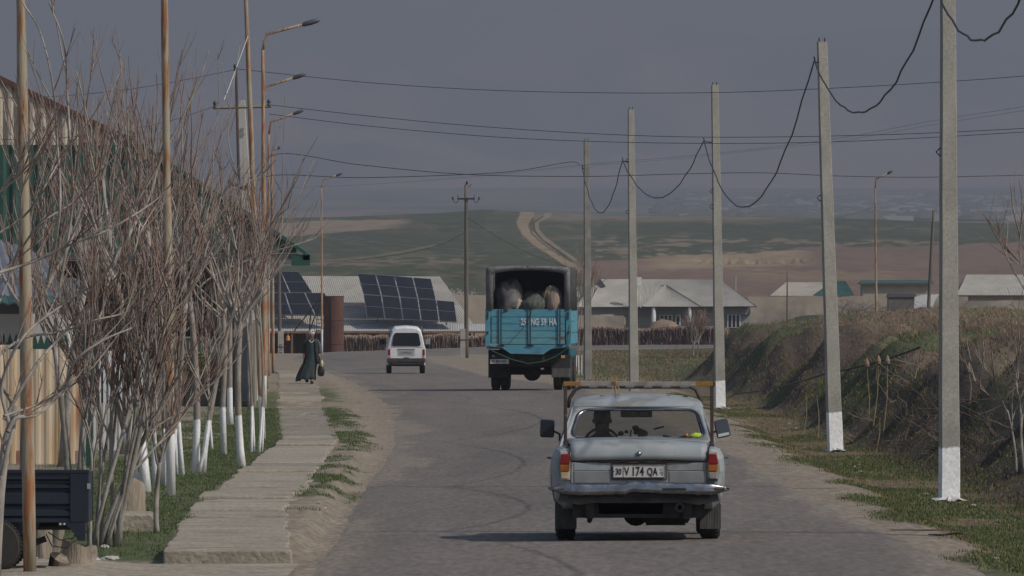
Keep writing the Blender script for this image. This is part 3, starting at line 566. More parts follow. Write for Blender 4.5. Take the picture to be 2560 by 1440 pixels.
ribbed_wall('gable_cladding', (x0, x1_, top, a(0, 362, 117).z), CRM, big, .02, .26, .09)
xe, xs = a(762, 0, 116).x, a(345, 0, 116).x
topg = lambda x: float(np.interp(x, [xs - 1e-3, xs, xe - .35, xe], [a(0, 362, 116).z, a(0, 357, 116).z, a(0, 608, 116).z, a(0, 636, 116).z]))
ribbed_wall('green_cladding', (x0, xe - .2, topg, lambda x: a(0, 632, 116).z), GREEN, big, -2.5, .30, .05)
def rake(name, P, w, mat):
    m = MB(); lo = [Vector(p) for p in P]; m.add([v for p in lo for v in (p + Vector((0, -.14, 0)), p + Vector((0, -.14, w)), p + Vector((0, 3.2, w)), p + Vector((0, 3.2, 0)))],
        [(4 * i + k, 4 * i + (k + 1) % 4, 4 * i + 4 + (k + 1) % 4, 4 * i + 4 + k) for i in range(len(lo) - 1) for k in range(4)] + [(0, 1, 2, 3), tuple(4 * (len(lo) - 1) + k for k in (3, 2, 1, 0))]); return m.build(name, mat, big)
rake('roof', [a(-120, 145, 117), a(0, 203, 117), a(345, 366, 117)], .14, M('roof_edge_rust', (.085, .038, .028), (.12, .06, .045), scale=3, rough=.85))
rake('roof', [a(345, 362, 116), a(420, 412, 116), a(600, 527, 116), a(735, 618, 116), a(766, 640, 116)], .10, GREEN)
m = MB(); e = a(764, 640, 116); m.box((e.x + .02, -1.4, e.z - .03), (.16, 2.4, .14)); m.box((e.x - .12, -2.5, e.z - .10), (.45, .2, .26)); m.build('gutter', GREEN, big)
m = MB(); sx0, sx1 = a(-120, 0, 116).x, a(742, 0, 116).x; m.box(((sx0 + sx1) / 2, .2, a(0, 641, 116).z), (sx1 - sx0, 5.3, .12)); m.build('soffit', M('soffit_grey', (.23, .22, .205), (.28, .27, .25), scale=1, rough=.9), big)
m = MB(); wx = a(592, 0, 119.5).x; m.box(((sx0 + wx) / 2, 5.5, 1.75), (wx - sx0, 5.2, 3.6)); m.build('wall', M('wall_taupe', (.17, .15, .135), (.22, .195, .17), scale=.6, rough=.95), big)
for x in (612, 560, 420, 330, 240):
    m = MB(); q = a(x, 0, 118); m.box((q.x, 1.0, 1.8), (.22, .22, 3.6)); m.build('pillar', M('pillar_white', (.60, .61, .62), (.52, .53, .53), scale=2, rough=.8), big, bevel=.02)
for x in (300, 380, 470):
    m = MB(); q = a(x, 0, 119.4); m.box((q.x, 2.82, 2.0), (.62, .06, 1.1)); wdw = m.build('window', WHITEP, big)
    for s in (-1, 1): m = MB(); m.box((q.x + s * .145, 2.78, 2.0), (.25, .03, .98)); m.build('pane', WG, wdw)
m = MB(); m.tube([(xs, -2.7, a(0, 440, 116).z), (a(480, 0, 116).x, -2.7, a(0, 600, 116).z)], .05, 5); m.build('brace', GREEN, big)
# nearer house at the left edge
lh = empty('white_house', (at(60, 0, 84).x, 84 * K, 0), label='white walled house with scalloped green eaves at the left edge behind branches', cat='house'); O = Vector(lh.location); a = lambda px, py, D: at(px, py, D) - O
m = MB(); p, q = a(-120, 0, 84), a(168, 0, 84); m.box(((p.x + q.x) / 2, 3, 1.15), (q.x - p.x, 5.6, 2.3)); m.build('wall', M('white_wall', (.55, .55, .56), (.62, .62, .62), scale=1, rough=.9), lh)
m = MB(); m.box(((p.x + q.x) / 2, 3, 2.62), (q.x - p.x + .02, 5.62, .62)); m.build('wall', M('slate_band', (.13, .135, .15), (.16, .165, .18), scale=1, rough=.9), lh)
roof_sheet('roof', a(-120, 560, 86), a(110, 640, 86), a(180, 742, 83.6), a(-120, 742, 83.6), M('blue_grey_sheet', (.13, .15, .18), (.17, .185, .21), scale=1, rough=.6), lh, 12, .02)
m = MB(); n = 18
rw = []; 
for i in range(n): 
    u0 = a(-110 + 280 * i / n, 0, 83.7).x; u1 = a(-110 + 280 * (i + 1) / n, 0, 83.7).x; zt = a(0, 832, 83.7).z; m.prism([(u0, zt - .20), ((u0 + u1) / 2, zt), (u1, zt - .20), (u1, zt - .34), (u0, zt - .34)], -.32, -.28)
m.build('valance', GREEN, lh)
roof_sheet('awning', a(-120, 742, 83.5), a(168, 742, 83.5), a(176, 760, 82.9), a(-120, 760, 82.9), GREEN, lh, 10, .02)
FW = M('fence_cream_rust', (.66, .56, .42), (.60, .42, .23), scale=2.2, stretch=(3.2, 1, .35), rough=.8, c3=(.42, .20, .11), s3=.9, t3=.64, lo=.42, hi=.66)
fr = empty('corrugated_fence', (at(100, 0, 71).x, 71 * K, 0), label='cream corrugated fence with rust-red stains behind the blue trailer', cat='fence'); O = Vector(fr.location); a = lambda px, py, D: at(px, py, D) - O
p, q = a(-160, 0, 71), a(204, 0, 71); n = 6
for i in range(n):
    s0 = p.x + (q.x - p.x) * i / n + .004; s1 = p.x + (q.x - p.x) * (i + 1) / n - .004; t = a(0, 868, 71).z + random.Random(i).uniform(-.05, .04)
    ribbed_wall('sheet', (s0, s1, lambda x: t, .02), FW, fr, (i % 2) * .012, .15, .014)
m = MB(); m.box(((p.x + q.x) / 2, .03, .12), (q.x - p.x, .06, .36)); m.build('plinth', M('red_stained_plinth', (.30, .13, .09), (.40, .26, .20), scale=3, rough=.95), fr)
gp = empty('green_gate_post', (at(219, 0, 70.6).x, 70.6 * K, 0), label='dark green steel gate post at the end of the cream fence', cat='post')
m = MB(); m.box((0, 0, .95), (.17, .17, 1.9)); m.build('shaft', GREEN, gp, bevel=.01); m = MB(); m.box((0, 0, 1.92), (.21, .21, .05)); m.build('cap', GREEN, gp)
tp = empty('white_fence_run', (at(265, 0, 78).x, 78 * K, 0), label='white slatted gate behind the thick bush stems', cat='gate'); 
for i in range(12):
    m = MB(); m.box((-.36 + .085 * i, .0, .88), (.05, .03, 1.66)); m.build('slat', WHITEP, tp)
m = MB(); m.box((.1, .03, 1.4), (1.05, .03, .07)); m.box((.1, .03, .35), (1.05, .03, .07)); m.build('rail', WHITEP, tp)
cf = empty('concrete_panel_fence', (at(520, 0, 113).x, 113 * K, 0), label='grey cast concrete panel fence with arch openings under the green eaves', cat='fence'); O = Vector(cf.location); a = lambda px, py, D: at(px, py, D) - O
CF = M('cast_concrete_tan', (.24, .225, .185), (.29, .27, .225), scale=1.5, rough=.95, bump=.5)
CFd = M('cast_concrete_recess', (.20, .185, .15), (.24, .22, .185), scale=6, stretch=(1, 1, 3), rough=.95, bump=1)
for (xa, xb) in ((300, 374), (378, 452), (456, 524), (545, 588)):
    A_, B_ = a(xa, 0, 113).x, a(xb, 0, 113).x; cx = (A_ + B_) / 2; W = B_ - A_
    for (z0_, z1_, kind) in ((.05, .45, 0), (.48, .90, 0), (.93, 1.28, 1), (1.31, 1.72, 2)):
        pm = MB(); pm.box((cx, .03, (z0_ + z1_) / 2), (W - .02, .05, z1_ - z0_))
        if kind == 0:
            for j in range(4): pm.box((cx, 0, z0_ + .06 + (z1_ - z0_ - .12) * (j + .5) / 4), (W - .12, .05, (z1_ - z0_ - .12) / 4 - .012))
        pm.box((cx, -.01, z0_ + .02), (W - .02, .06, .04)); pm.box((cx, -.01, z1_ - .02), (W - .02, .06, .04)); pan = pm.build('panel', CF, cf)
        if kind:
            dm = MB(); k = 5 if kind == 2 else 4
            for j in range(k):
                hh_ = (z1_ - z0_) * (.55 if kind == 2 else .25 + .4 * (j + 1) / k); dm.box((cx - W * .36 + W * .72 * (j + .5) / k, 0, z0_ + .07 + hh_ / 2), (W * .72 / k * .5, .012, hh_))
            dm.build('opening', M('opening_dark', (.07, .065, .055)), pan)
for x in (376, 454, 590, 598):
    m = MB(); m.box((a(x, 0, 113).x, -.02, .93), (.10, .14, 1.86)); m.build('post', CF, cf)
m = MB(); m.box((a(534, 0, 112.6).x, -.4, .83), (.20, .16, 1.66)); tag(m.build('post', M('post_dark_grey', (.085, .085, .085), (.11, .11, .105), scale=2), cf), 'dark grey square post')
wl2 = empty('roadside_wall', (-6.55, 120 * K, 0), label='tan concrete wall running along the far sidewalk behind the lamp posts', cat='wall')
xa_, ya_, xb_, yb_ = -6.0, 112, -8.5, 166
for i in range(15):
    t0, t1 = i / 15, (i + 1) / 15 - .004; m = MB(); p = Vector((xa_ + (xb_ - xa_) * t0, K * (ya_ + (yb_ - ya_) * t0), 0)); q = Vector((xa_ + (xb_ - xa_) * t1, K * (ya_ + (yb_ - ya_) * t1), 0)); o = Vector((-6.55, 120 * K, 0))
    m.add([p - o, q - o, q - o + Vector((-.15, 0, 0)), p - o + Vector((-.15, 0, 0))] + [v - o + Vector((0, 0, 2.05 - .012 * i + .03 * (i % 3))) for v in (p, q, q + Vector((-.15, 0, 0)), p + Vector((-.15, 0, 0)))], [(0, 3, 2, 1), (4, 5, 6, 7), (0, 1, 5, 4), (1, 2, 6, 5), (2, 3, 7, 6), (3, 0, 4, 7)]); m.build('panel', CF, wl2)
# ------------------------------------------------------------ concrete line poles with the draped cable
PG = 'concrete poles with whitewashed feet along the right verge'
PL = [(2672, 50.2, 8.0, 0.0, True, 'nearest concrete pole outside the right edge, shading the asphalt'),
      (2373, 63.0, 8.0, -.02, True, 'thickest and nearest concrete pole with white foot on green verge at right'),
      (2088, 84.3, 7.22, -.235, True, 'leaning concrete pole with white foot, second from the right edge'),
      (1800, 119.0, 8.05, -.13, True, 'concrete pole with white foot directly behind the right side of the grey car'),
      (1585, 136.0, 8.0, -.09, False, 'concrete pole rising behind the middle of the grey car'),
      (1470, 158.0, 7.9, -.05, False, 'darkest and farthest concrete pole just right of the blue truck')]
hooks = []
for i, (px, D, h, lean, wh, lab) in enumerate(PL):
    b = on(px, D, -.02); po = empty('concrete_pole', b, R(14), lab, 'pole', PG)
    rng2 = random.Random(i); m = MB(); rws = []
    for k in range(17):
        t = k / 16; w0, w1 = .125 - .045 * t, .10 - .035 * t; x = lean * t * math.cos(R(14)); yy = -lean * t * math.sin(R(14)); jx = rng2.uniform(-.003, .003)
        rws.append([(x + sx * w0 + jx, yy + sy * w1, h * t) for sx, sy in ((-1, -1), (1, -1), (1, 1), (-1, 1), (-1, -1))])
    m.grid(rws); k = len(m.v); m.add([m.v[-5], m.v[-4], m.v[-3], m.v[-2]], [(0, 1, 2, 3)])
    m.build('shaft', POLEC if wh else (POLEP if i < 5 else M('pole_concrete_dark', (.17, .165, .15), (.25, .24, .22), scale=2.5, rough=.95, bump=.2, c3=(.33, .32, .30), s3=2, t3=.62)), po, bevel=.012, seg=1)
    m = MB(); ex, ey = lean * math.cos(R(14)), -lean * math.sin(R(14))
    for s in (-.05, .05): m2_ = MB(); m2_.tube([(ex + s, ey, h - .02), (ex + s, ey, h + .07)], .012, 5); m2_.build('pin', DARKM, po)
    if wh:      # splashed lime round the foot
        m = MB(); r3 = random.Random(i + 9); pts = []
        for k in range(22):
            an = 2 * math.pi * k / 22; rr_ = r3.uniform(.12, .30) * (1.3 if i == 3 else 1); pts.append((math.cos(an) * rr_ * .85, math.sin(an) * rr_ * 2.2))
        m.add([(x, y2, gw(b.x + x, b.y + y2) - b.z + r3.uniform(-.01, .035)) for x, y2 in pts] + [(0, 0, .10)], [(k, (k + 1) % 22, 22) for k in range(22)])
        m.build('lime_splash', M('lime', (.68, .68, .67), (.45, .42, .37), scale=9, rough=1, bump=1), po)
    ha = {0: 6.6, 1: 6.6, 2: 6.76, 3: 6.55, 4: 6.58, 5: 7.0}[i]; zz = ha - b.z; f = zz / h
    hp = Vector((b.x + lean * f - (.30 if i in (3,) else .26 if i == 4 else .15), b.y, ha)); hooks.append(hp)
    m = MB(); inv = Matrix.Rotation(-R(14), 4, 'Z'); loc = lambda v: inv @ (Vector(v) - b)
    m.tube([loc((b.x + lean * f, b.y - .02, ha - .06)), loc(hp + Vector((.03, 0, -.04))), loc(hp + Vector((0, 0, .06)))], .014, 5); m.build('bracket', DARKM, po)
for (i, px, py) in ((1, 2346, 380), (2, 2047, 495), (3, 1778, 478), (3, 1777, 516), (4, 1566, 402), (4, 1566, 530)):   # loose hooks on the poles
    po = [o for o in bpy.data.objects if o.name.startswith('concrete_pole')][i]; p = at(px, py, PL[i][1]); inv = Matrix.Rotation(-R(14), 4, 'Z'); c = inv @ (p - Vector(po.location)); m = MB(); m.tube([c + Vector((.12, 0, .03)), c + Vector((.02, 0, .05)), c + Vector((-.03, 0, 0)), c + Vector((.02, 0, -.05)), c + Vector((.12, 0, -.03))], .010, 5); m.build('hook', DARKM, po)
def wire(name, P, sag, r, label, mat=CABLE, cat='cable', group=None, n=26, ripple=0):
    P = [Vector(p) for p in P]; Q = []
    for i in range(len(P) - 1):
        sg = sag[i] if isinstance(sag, (list, tuple)) else sag
        for k in range(n):
            t = k / n; q = P[i].lerp(P[i + 1], t); q.z -= 4 * sg * t * (1 - t); q.z += ripple * math.sin(k * 2.1 + i); q.x += ripple * math.cos(k * 1.7); Q.append(q)
    Q.append(P[-1]); m = MB(); m.tube(Q, r, 5); o = m.build(name, mat, smooth=True); return tag(o, label, cat, group)
wire('draped_cable', [Vector((6.0, 33 * K, 6.6))] + hooks, [1.2, 1.0, 1.25, 2.1, 1.25, 1.5], .0145, 'thick dark cable sagging in loops from pole to pole on the right', ripple=.012)
# ------------------------------------------------------------ rusty lamp posts on the left and in the distance
LG = 'rusty street lamp posts along the left kerb'
def lamp(px, D, top, tip, rad, label, mat, base=None, group=LG, off=None):
    b = on(px, D, -.02) if base is None else base; ro = empty('street_lamp', b, 0, label, 'street lamp', group)
    T = at(top[0], top[1], D) - b; E = at(tip[0], tip[1], D) - b; m = MB(); n = 10
    pts = [Vector((0, 0, 0)).lerp(T, k / n) for k in range(n + 1)]; rs = [rad * (1 if k < 5 else .82 if k < 8 else .68) for k in range(n + 1)]
    m.tube(pts, rs, 10); m.build('post', mat, ro, smooth=True)
    d = (E - T); c = T + Vector((d.x * .06, 0, abs(d.z) * .35 + .12)); A = [T, T.lerp(c, .5) , c, c.lerp(E, .33), c.lerp(E, .72)]
    m = MB(); m.tube(A, rad * .62, 7); m.build('arm', RUST, ro, smooth=True)
    h0 = c.lerp(E, .66); hd = (E - h0); m = MB(); up = Vector((0, 0, 1)); w = .085
    secs = []
    for t, ww, hh_ in ((0, .35, .5), (.15, .8, .9), (.5, 1, 1), (.85, .85, .8), (1, .4, .3)):
        p = h0 + hd * t; secs.append([p + Vector((0, w * ww * math.cos(a_), .065 * hh_ * math.sin(a_))) for a_ in np.linspace(0, 2 * math.pi, 9)])
    m.grid(secs); m.build('lamp_head', M('lamp_head_grey', (.10, .105, .12), rough=.5, metal=.3), ro, smooth=True); return ro
lamp(75, 42.6, (47, -330), (420, -480), .058, 'thickest rusty lamp post standing in front of the blue trailer', RUST)
lamp(428, 59, (405, -420), (650, -520), .056, 'rusty lamp post with white foot among the bushes, second from left', RUSTW)
lamp(657, 85, (607, -200), (800, -290), .055, 'green and rusty lamp post with white foot leaning beside the sidewalk', RUSTW)
lamp(661, 110, (657, 125), (800, 50), .055, 'rusty lamp post with the highest visible bent arm', RUSTW)
lamp(666, 136, (659, 250), (765, 185), .055, 'rusty lamp post with the second highest arm', RUST)
lamp(671, 161, (672, 335), (760, 275), .055, 'rusty lamp post with the third highest arm, left one of the thin pair', RUST)
lamp(683, 169, (680, 392), (701, 368), .055, 'rusty lamp post with the short arm, right one of the thin pair', RUST)
RW12 = M('rusty_lamp_paint_white_foot', (.36, .14, .045), (.42, .33, .22), scale=5, stretch=(3, 3, .35), rough=.8, c3=(.14, .05, .025), s3=3, t3=.62, white=1.25)
lamp(805, 237, (804, 470), (857, 433), .05, 'thin rusty lamp post with tall white foot behind the walking woman', RW12, group=None)
bz = on(2192, 200); lamp(2192, 200, (2188, 470), (2232, 427), .055, 'lone rusty lamp post on the bank at right with bent arm', RUST, group=None)
# concrete pole with crossarm at left
lp = empty('concrete_utility_pole', on(644, 120, -.02), 0, 'pale concrete utility pole with steel crossarm behind the left lamp posts', 'pole'); b = Vector(lp.location)
T = at(603, 250, 120) - b; m = MB(); rws = []
for k in range(11):
    t = k / 10; w0 = .15 - .055 * t; c = T * t; rws.append([(c.x + sx * w0, c.y + sy * w0, c.z) for sx, sy in ((-1, -1), (1, -1), (1, 1), (-1, 1), (-1, -1))])
m.grid(rws); m.add([m.v[-5], m.v[-4], m.v[-3], m.v[-2]], [(0, 1, 2, 3)]); m.build('shaft', M('pole_pale', (.42, .41, .38), (.50, .49, .46), scale=1.2, rough=.95, bump=.5, white=.80), lp, bevel=.012, seg=1)
m = MB(); m.tube([at(598, 490, 119.8) - b, at(594, 330, 119.8) - b, at(590, 170, 119.8) - b], .035, 6); m.build('riser', M('riser_dark', (.07, .055, .06), (.11, .08, .07), scale=3), lp)
m = MB(); m.tube([at(532, 270, 119.8) - b, at(678, 266, 119.8) - b], .035, 4); m.build('crossarm', M('crossarm_tan', (.25, .20, .15), rough=.8), lp)
m = MB(); m.tube([at(572, 457, 119.8) - b, at(618, 474, 119.8) - b], .045, 4); m.build('crossarm', DARKM, lp)
for q in ((537, 262), (672, 258), (588, 170), (574, 458), (616, 470)):
    m = MB(); p = at(q[0], q[1], 119.8) - b; m.lathe([(.02, -.10), (.045, -.04), (.03, 0), (.05, .04), (.02, .10)], p, n=8); m.build('insulator', DARKM, lp)
def wood_pole(name, px, D, yt, pxt, label, rad=.11, arm=True, stub=None):
    b = on(px, D, -.05); o = empty(name, b, 0, label, 'pole'); T = at(pxt, yt, D) - b
    m = MB(); m.tube([T * (k / 8) for k in range(9)], [rad * (1 - .035 * k) for k in range(9)], 9); m.build('shaft', WOOD, o, smooth=True)
    if arm:
        z = T.z - .66; m = MB(); m.box((T.x, -.09, z), (.82, .08, .08)); m.build('crossarm', DARKM, o)
        m = MB(); m.tube([(T.x, 0, T.z - .1), (T.x + .05, 0, T.z + .16)], .05, 6); m.build('peak', DARKM, o)
        for s in (-1, 1):
            m = MB(); m.tube([(T.x + s * .38, -.09, z + .2), (T.x + s * .38, -.09, z - .12), (T.x + s * .46, -.09, z - .2), (T.x + s * .56, -.09, z - .14), (T.x + s * .6, -.09, z)], .016, 5); m.build('hook', DARKM, o)
            m = MB(); m.lathe([(.02, -.07), (.06, -.02), (.04, .03), (.02, .08)], (T.x + s * .62, -.09, z + .03), n=8); m.build('insulator', DARKM, o)
        m = MB(); m.tube([(T.x + .06, -.02, T.z - .08), (T.x + .16, -.02, T.z - .1), (T.x + .24, -.02, T.z + .04)], .016, 5); m.build('hook', DARKM, o)
    if stub:
        q = at(stub[0], stub[1], D); m = MB(); m.box((q.x - b.x, -.13, (q.z - b.z) / 2), (stub[2], .20, q.z - b.z)); s_ = m.build('stub', M('stub_concrete', (.33, .31, .27), (.40, .38, .34), scale=3, rough=.95), o, bevel=.01)
        m = MB(); m.tube([(q.x - b.x - .16, -.25, .9), (q.x - b.x + .3, -.25, .9), (q.x - b.x + .3, .12, .9), (q.x - b.x - .16, .12, .9), (q.x - b.x - .16, -.25, .9)], .015, 4); m.build('band', DARKM, o)
    return o
wood_pole('wooden_utility_pole', 1166, 226, 462, 1165, 'weathered wooden pole with dark crossarm left of the truck', stub=(1157, 822, .24))
dp = wood_pole('wooden_utility_pole', 700, 250, 640, 697, 'dark wooden pole with short marked concrete stub behind the sidewalk end', arm=False, stub=(702, 828, .30))
for k in range(6):
    m = MB(); m.box((.04 - .02 * (k % 2), -.236, 1.0 - .13 * k), (.13, .006, .035)); m.box((.09 if k % 2 else 0, -.236, .97 - .13 * k), (.03, .006, .07)); m.build('painted_mark', M('mark_black', (.04, .04, .04)), dp)
wood_pole('wooden_utility_pole', 2320, 250, 525, 2334, 'thin leaning wooden pole on the bank near the thick concrete pole', rad=.10, arm=False)
wood_pole('thin_post', 1968, 335, 678, 1968, 'short pale post above the cream wall beyond the bank', rad=.06, arm=False)
# ------------------------------------------------------------ overhead wires crossing the road
def cross(name, pts, D0_, D1_, r, label, mat=CABLE, D=None):
    """through photo points with distances going evenly from D0_ to D1_"""
    n = len(pts); Ds = np.linspace(D0_, D1_, n); xs = [p[0] for p in pts]; Q = []
    # smooth curve through the points (Catmull-Rom) 
    P = [at(p[0], p[1], d) for p, d in zip(pts, Ds)]; P = [P[0] * 2 - P[1]] + P + [P[-1] * 2 - P[-2]]
    for i in range(1, n):
        for t in np.linspace(0, 1, 14, endpoint=False):
            a_, b_, c_, d_ = P[i - 1], P[i], P[i + 1], P[i + 2]; Q.append(.5 * ((2 * b_) + (c_ - a_) * t + (2 * a_ - 5 * b_ + 4 * c_ - d_) * t * t + (3 * b_ - a_ - 3 * c_ + d_) * t ** 3))
    Q.append(P[-2]); m = MB(); m.tube(Q, r, 4); return tag(m.build(name, mat, smooth=True), label, 'wire')
cross('overhead_wire', [(588, 172), (940, 208), (1300, 228), (1750, 232), (2150, 217), (2560, 190), (2900, 155)], 119.8, 112, .0070, 'topmost thin wire crossing the whole sky')
cross('overhead_wire', [(672, 262), (940, 292), (1200, 316), (1500, 335), (1800, 343), (2200, 337), (2560, 321), (2900, 300)], 119.8, 112, .0070, 'upper wire of the close pair crossing mid sky')
cross('overhead_wire', [(672, 285), (940, 317), (1300, 346), (1700, 358), (2100, 354), (2560, 330), (2900, 305)], 119.8, 114, .0070, 'lower wire of the close pair crossing mid sky')
cross('overhead_wire', [(537, 266), (440, 298), (330, 322), (150, 345), (-60, 350)], 119.8, 105, .0070, 'wire leaving the left end of the steel crossarm')
cross('overhead_wire', [(588, 174), (480, 196), (330, 222), (150, 240), (-60, 246)], 119.8, 105, .0070, 'wire running left from the top of the utility pole')
cross('overhead_wire', [(616, 470), (690, 438), (900, 444), (1166, 436), (1300, 426), (1425, 405), (1452, 413), (1468, 412)], 120, 160, .0105, 'black wire ending at the darkest far concrete pole')
cross('overhead_wire', [(616, 474), (690, 386), (900, 412), (1166, 436), (1460, 441), (1700, 435), (1900, 432), (2100, 440), (2300, 443), (2560, 438), (2900, 430)], 120, 150, .0095, 'black wire passing low above the hill crest')
cross('service_cable', [(690, 470), (900, 462), (1166, 443), (1480, 410), (1800, 382), (2100, 345), (2330, 302), (2560, 266), (2900, 205)], 150, 118, .0075, 'shiny pale cable rising to the right, upper one', WIREL)
cross('service_cable', [(1480, 413), (1700, 396), (1900, 375), (2100, 352), (2330, 312), (2560, 276), (2900, 218)], 140, 118, .006, 'shiny pale cable rising to the right, lower one', WIREL)
cross('service_cable', [(805, 595), (950, 607), (1166, 625), (1330, 624), (1480, 622), (1580, 616), (1790, 594), (1960, 570), (2100, 543), (2192, 515)], 237, 200, .011, 'pale cable strung low in front of the green hill', WIREL)
cross('overhead_wire', [(690, 660), (850, 652), (1000, 636), (1100, 612), (1166, 580)], 250, 226, .010, 'dim wire from the dark wooden pole to the crossarm pole')
cross('overhead_wire', [(1170, 545), (1240, 590), (1320, 632), (1420, 668), (1520, 700)], 226, 300, .011, 'dim wire descending from the crossarm pole to the pale house')
cross('tree_twine', [(620, 90), (598, 150), (575, 212), (560, 250)], 84.5, 84, .006, 'white string tied to the leaning lamp post', WHITEP)
m = MB(); 
wire('fallen_cable', [at(1835, 985, 110), at(2060, 935, 96), at(2300, 868, 92)], [.06, .05], .02, 'black cable lying slantwise against the bank')
# ------------------------------------------------------------ skin helper
def skin(name, pts, edges, rad, mat, parent=None, sub=1, root=0):
    me = bpy.data.meshes.new(name); me.from_pydata([tuple(p) for p in pts], edges, []); me.update(); o = bpy.data.objects.new(name, me); COL.objects.link(o); me.materials.append(mat)
    if parent: o.parent = parent
    md = o.modifiers.new('skin', 'SKIN'); md.use_smooth_shade = True
    if not me.skin_vertices: me.attributes.new if False else None
    sv = me.skin_vertices[0].data if me.skin_vertices else None
    if sv is None:
        import bmesh; b_ = bmesh.new(); b_.from_mesh(me); b_.verts.layers.skin.verify(); b_.to_mesh(me); b_.free(); sv = me.skin_vertices[0].data
    for i, r in enumerate(rad): sv[i].radius = (r, r) if not hasattr(r, '__len__') else r; sv[i].use_root = (i == root)
    s = o.modifiers.new('sub', 'SUBSURF'); s.levels = sub; s.render_levels = sub; return o
SKINM = M('skin', (.30, .16, .11), rough=.6)
def hand(parent, wrist, palm, s, side, name='hand'):
    """five fingered relaxed hand hanging from wrist to palm; side = thumb side"""
    w, p = Vector(wrist), Vector(palm); d = (p - w).normalized(); m = MB(); m.tube([w, w.lerp(p, .5), p], [.022 * s, .033 * s, .034 * s], 7)
    sd = Vector((0, -1, 0)); 
    for i, L in enumerate((.060, .070, .065, .05)):
        r0 = p + sd * (.026 - .017 * i) * s; m.tube([r0, r0 + d * L * .5 * s, r0 + (d * L * .95 + Vector((-side * .018, 0, 0))) * s], [.009 * s, .009 * s, .006 * s], 5)
    t0 = w.lerp(p, .35) + sd * .025 * s; m.tube([t0, t0 + (sd * .028 + d * .02) * s, t0 + (sd * .035 + d * .055) * s], [.011 * s, .010 * s, .007 * s], 5)
    return m.build(name, SKINM, parent, smooth=True)
# ------------------------------------------------------------ the walking woman
wp = on(779, 144.0); wp.z = .12; wo = empty('person', wp, 0, 'woman in long green dress and dark coat walking on the sidewalk with a bag', 'person')
DRS = M('green_dress_cloth', (.020, .036, .042), (.034, .055, .062), scale=9, rough=.9, c3=(.06, .12, .115), s3=14, t3=.66); COAT = M('black_coat_cloth', (.010, .013, .016), (.02, .028, .032), scale=6, rough=.85)
skin('body', [(0, 0, .86), (0, .01, 1.05), (0, .02, 1.24), (0, .01, 1.34), (0, -.02, 1.42), (0, -.02, 1.50), (-.09, 0, .80), (-.12, .08, .45), (-.14, .22, .12), (-.14, .14, .05), (.07, 0, .80), (.04, -.08, .46), (.015, -.10, .08), (.01, -.22, .03), (-.15, .02, 1.27), (-.235, .03, 1.05), (-.225, -.05, .86), (.15, .02, 1.27), (.245, .02, 1.06), (.255, -.05, .86)],
     [(0, 1), (1, 2), (2, 3), (3, 4), (4, 5), (0, 6), (6, 7), (7, 8), (8, 9), (0, 10), (10, 11), (11, 12), (12, 13), (2, 14), (14, 15), (15, 16), (2, 17), (17, 18), (18, 19)],
     [.13, .12, .12, .05, .062, .07, .085, .06, .038, .035, .085, .06, .038, .035, .055, .045, .03, .055, .045, .03], SKINM, wo, 1)
hd = MB(); hd.lathe([(.01, -.115), (.045, -.10), (.068, -.05), (.074, 0), (.075, .04), (.06, .085), (.03, .11), (.005, .115)], (0, -.02, 1.465), n=16, sy=1.15)
hd.lathe([(.002, -.03), (.013, -.015), (.009, .015), (.002, .03)], (0, -.108, 1.455), n=6)
hd.build('head', SKINM, wo, smooth=True)
for s in (-1, 1):
    m = MB(); m.lathe([(.002, -.006), (.011, 0), (.002, .006)], (s * .028, -.097, 1.475), n=6); m.build('eye', BLACK, wo)
m = MB(); m.tube([(-.022, -.097, 1.415), (0, -.102, 1.412), (.022, -.097, 1.415)], .005, 4); m.build('mouth', M('lips', (.15, .05, .045)), wo)
sc_ = MB(); sc_.lathe([(.088, -.01), (.092, .03), (.086, .07), (.062, .11), (.03, .132), (.004, .138)], (0, -.005, 1.475), n=18, sy=1.1)
sc_.build('headscarf', M('scarf_grey', (.42, .38, .40), (.60, .56, .57), scale=20, rough=.7), wo, smooth=True, solid=.006)
m = MB(); m.lathe([(.004, -.02), (.028, -.008), (.032, .01), (.02, .026), (.004, .03)], (.045, -.085, 1.565), n=10); m.build('scarf_highlight', M('highlight_yellow', (.85, .75, .2), rough=.25, metal=.4), wo, smooth=True)  # bright yellow bead stands in for the highlight on the scarf
m = MB(); m.grid([[(-.16 + .10 * u, .06 + .04 * v, 1.50 - .22 * v - .03 * u) for u in np.linspace(0, 1, 5)] for v in np.linspace(0, 1, 5)]); m.build('scarf_tail', M('scarf_tail', (.30, .28, .31)), wo, smooth=True, solid=.008)
rws = []
for k in range(17):
    t = k / 16; z = 1.30 - 1.17 * t; rx = float(np.interp(t, [0, .12, .3, .45, .7, 1], [.14, .165, .155, .175, .215, .27])); ry = float(np.interp(t, [0, .12, .3, .5, 1], [.09, .12, .12, .14, .20])); sh = -.165 * ss(.35, 1, t)
    rws.append([(float(sh) + (rx + .028 * math.sin(9 * a_ + 2) * t * 1.3) * math.cos(a_) * (1.12 if math.cos(a_) < 0 and t > .6 else 1), (ry + .022 * math.sin(7 * a_) * t) * math.sin(a_), z - .05 * t * (math.cos(a_) < -.5) + .03 * math.sin(5 * a_) * t) for a_ in np.linspace(0, 2 * math.pi, 37)])
m = MB(); m.grid(rws); m.build('dress', DRS, wo, smooth=True, solid=.01)
rws = []
for k in range(12):
    t = k / 11; z = 1.34 - .72 * t; rx = float(np.interp(t, [0, .1, .3, .6, 1], [.07, .185, .20, .215, .25])); ry = float(np.interp(t, [0, .1, .5, 1], [.06, .13, .16, .19])); gap = .42 + .35 * t
    rws.append([((rx + .012 * math.sin(8 * a_) * t) * math.sin(a_), -ry * math.cos(a_), z - .04 * t * abs(math.sin(a_))) for a_ in np.linspace(gap, 2 * math.pi - gap, 27)])
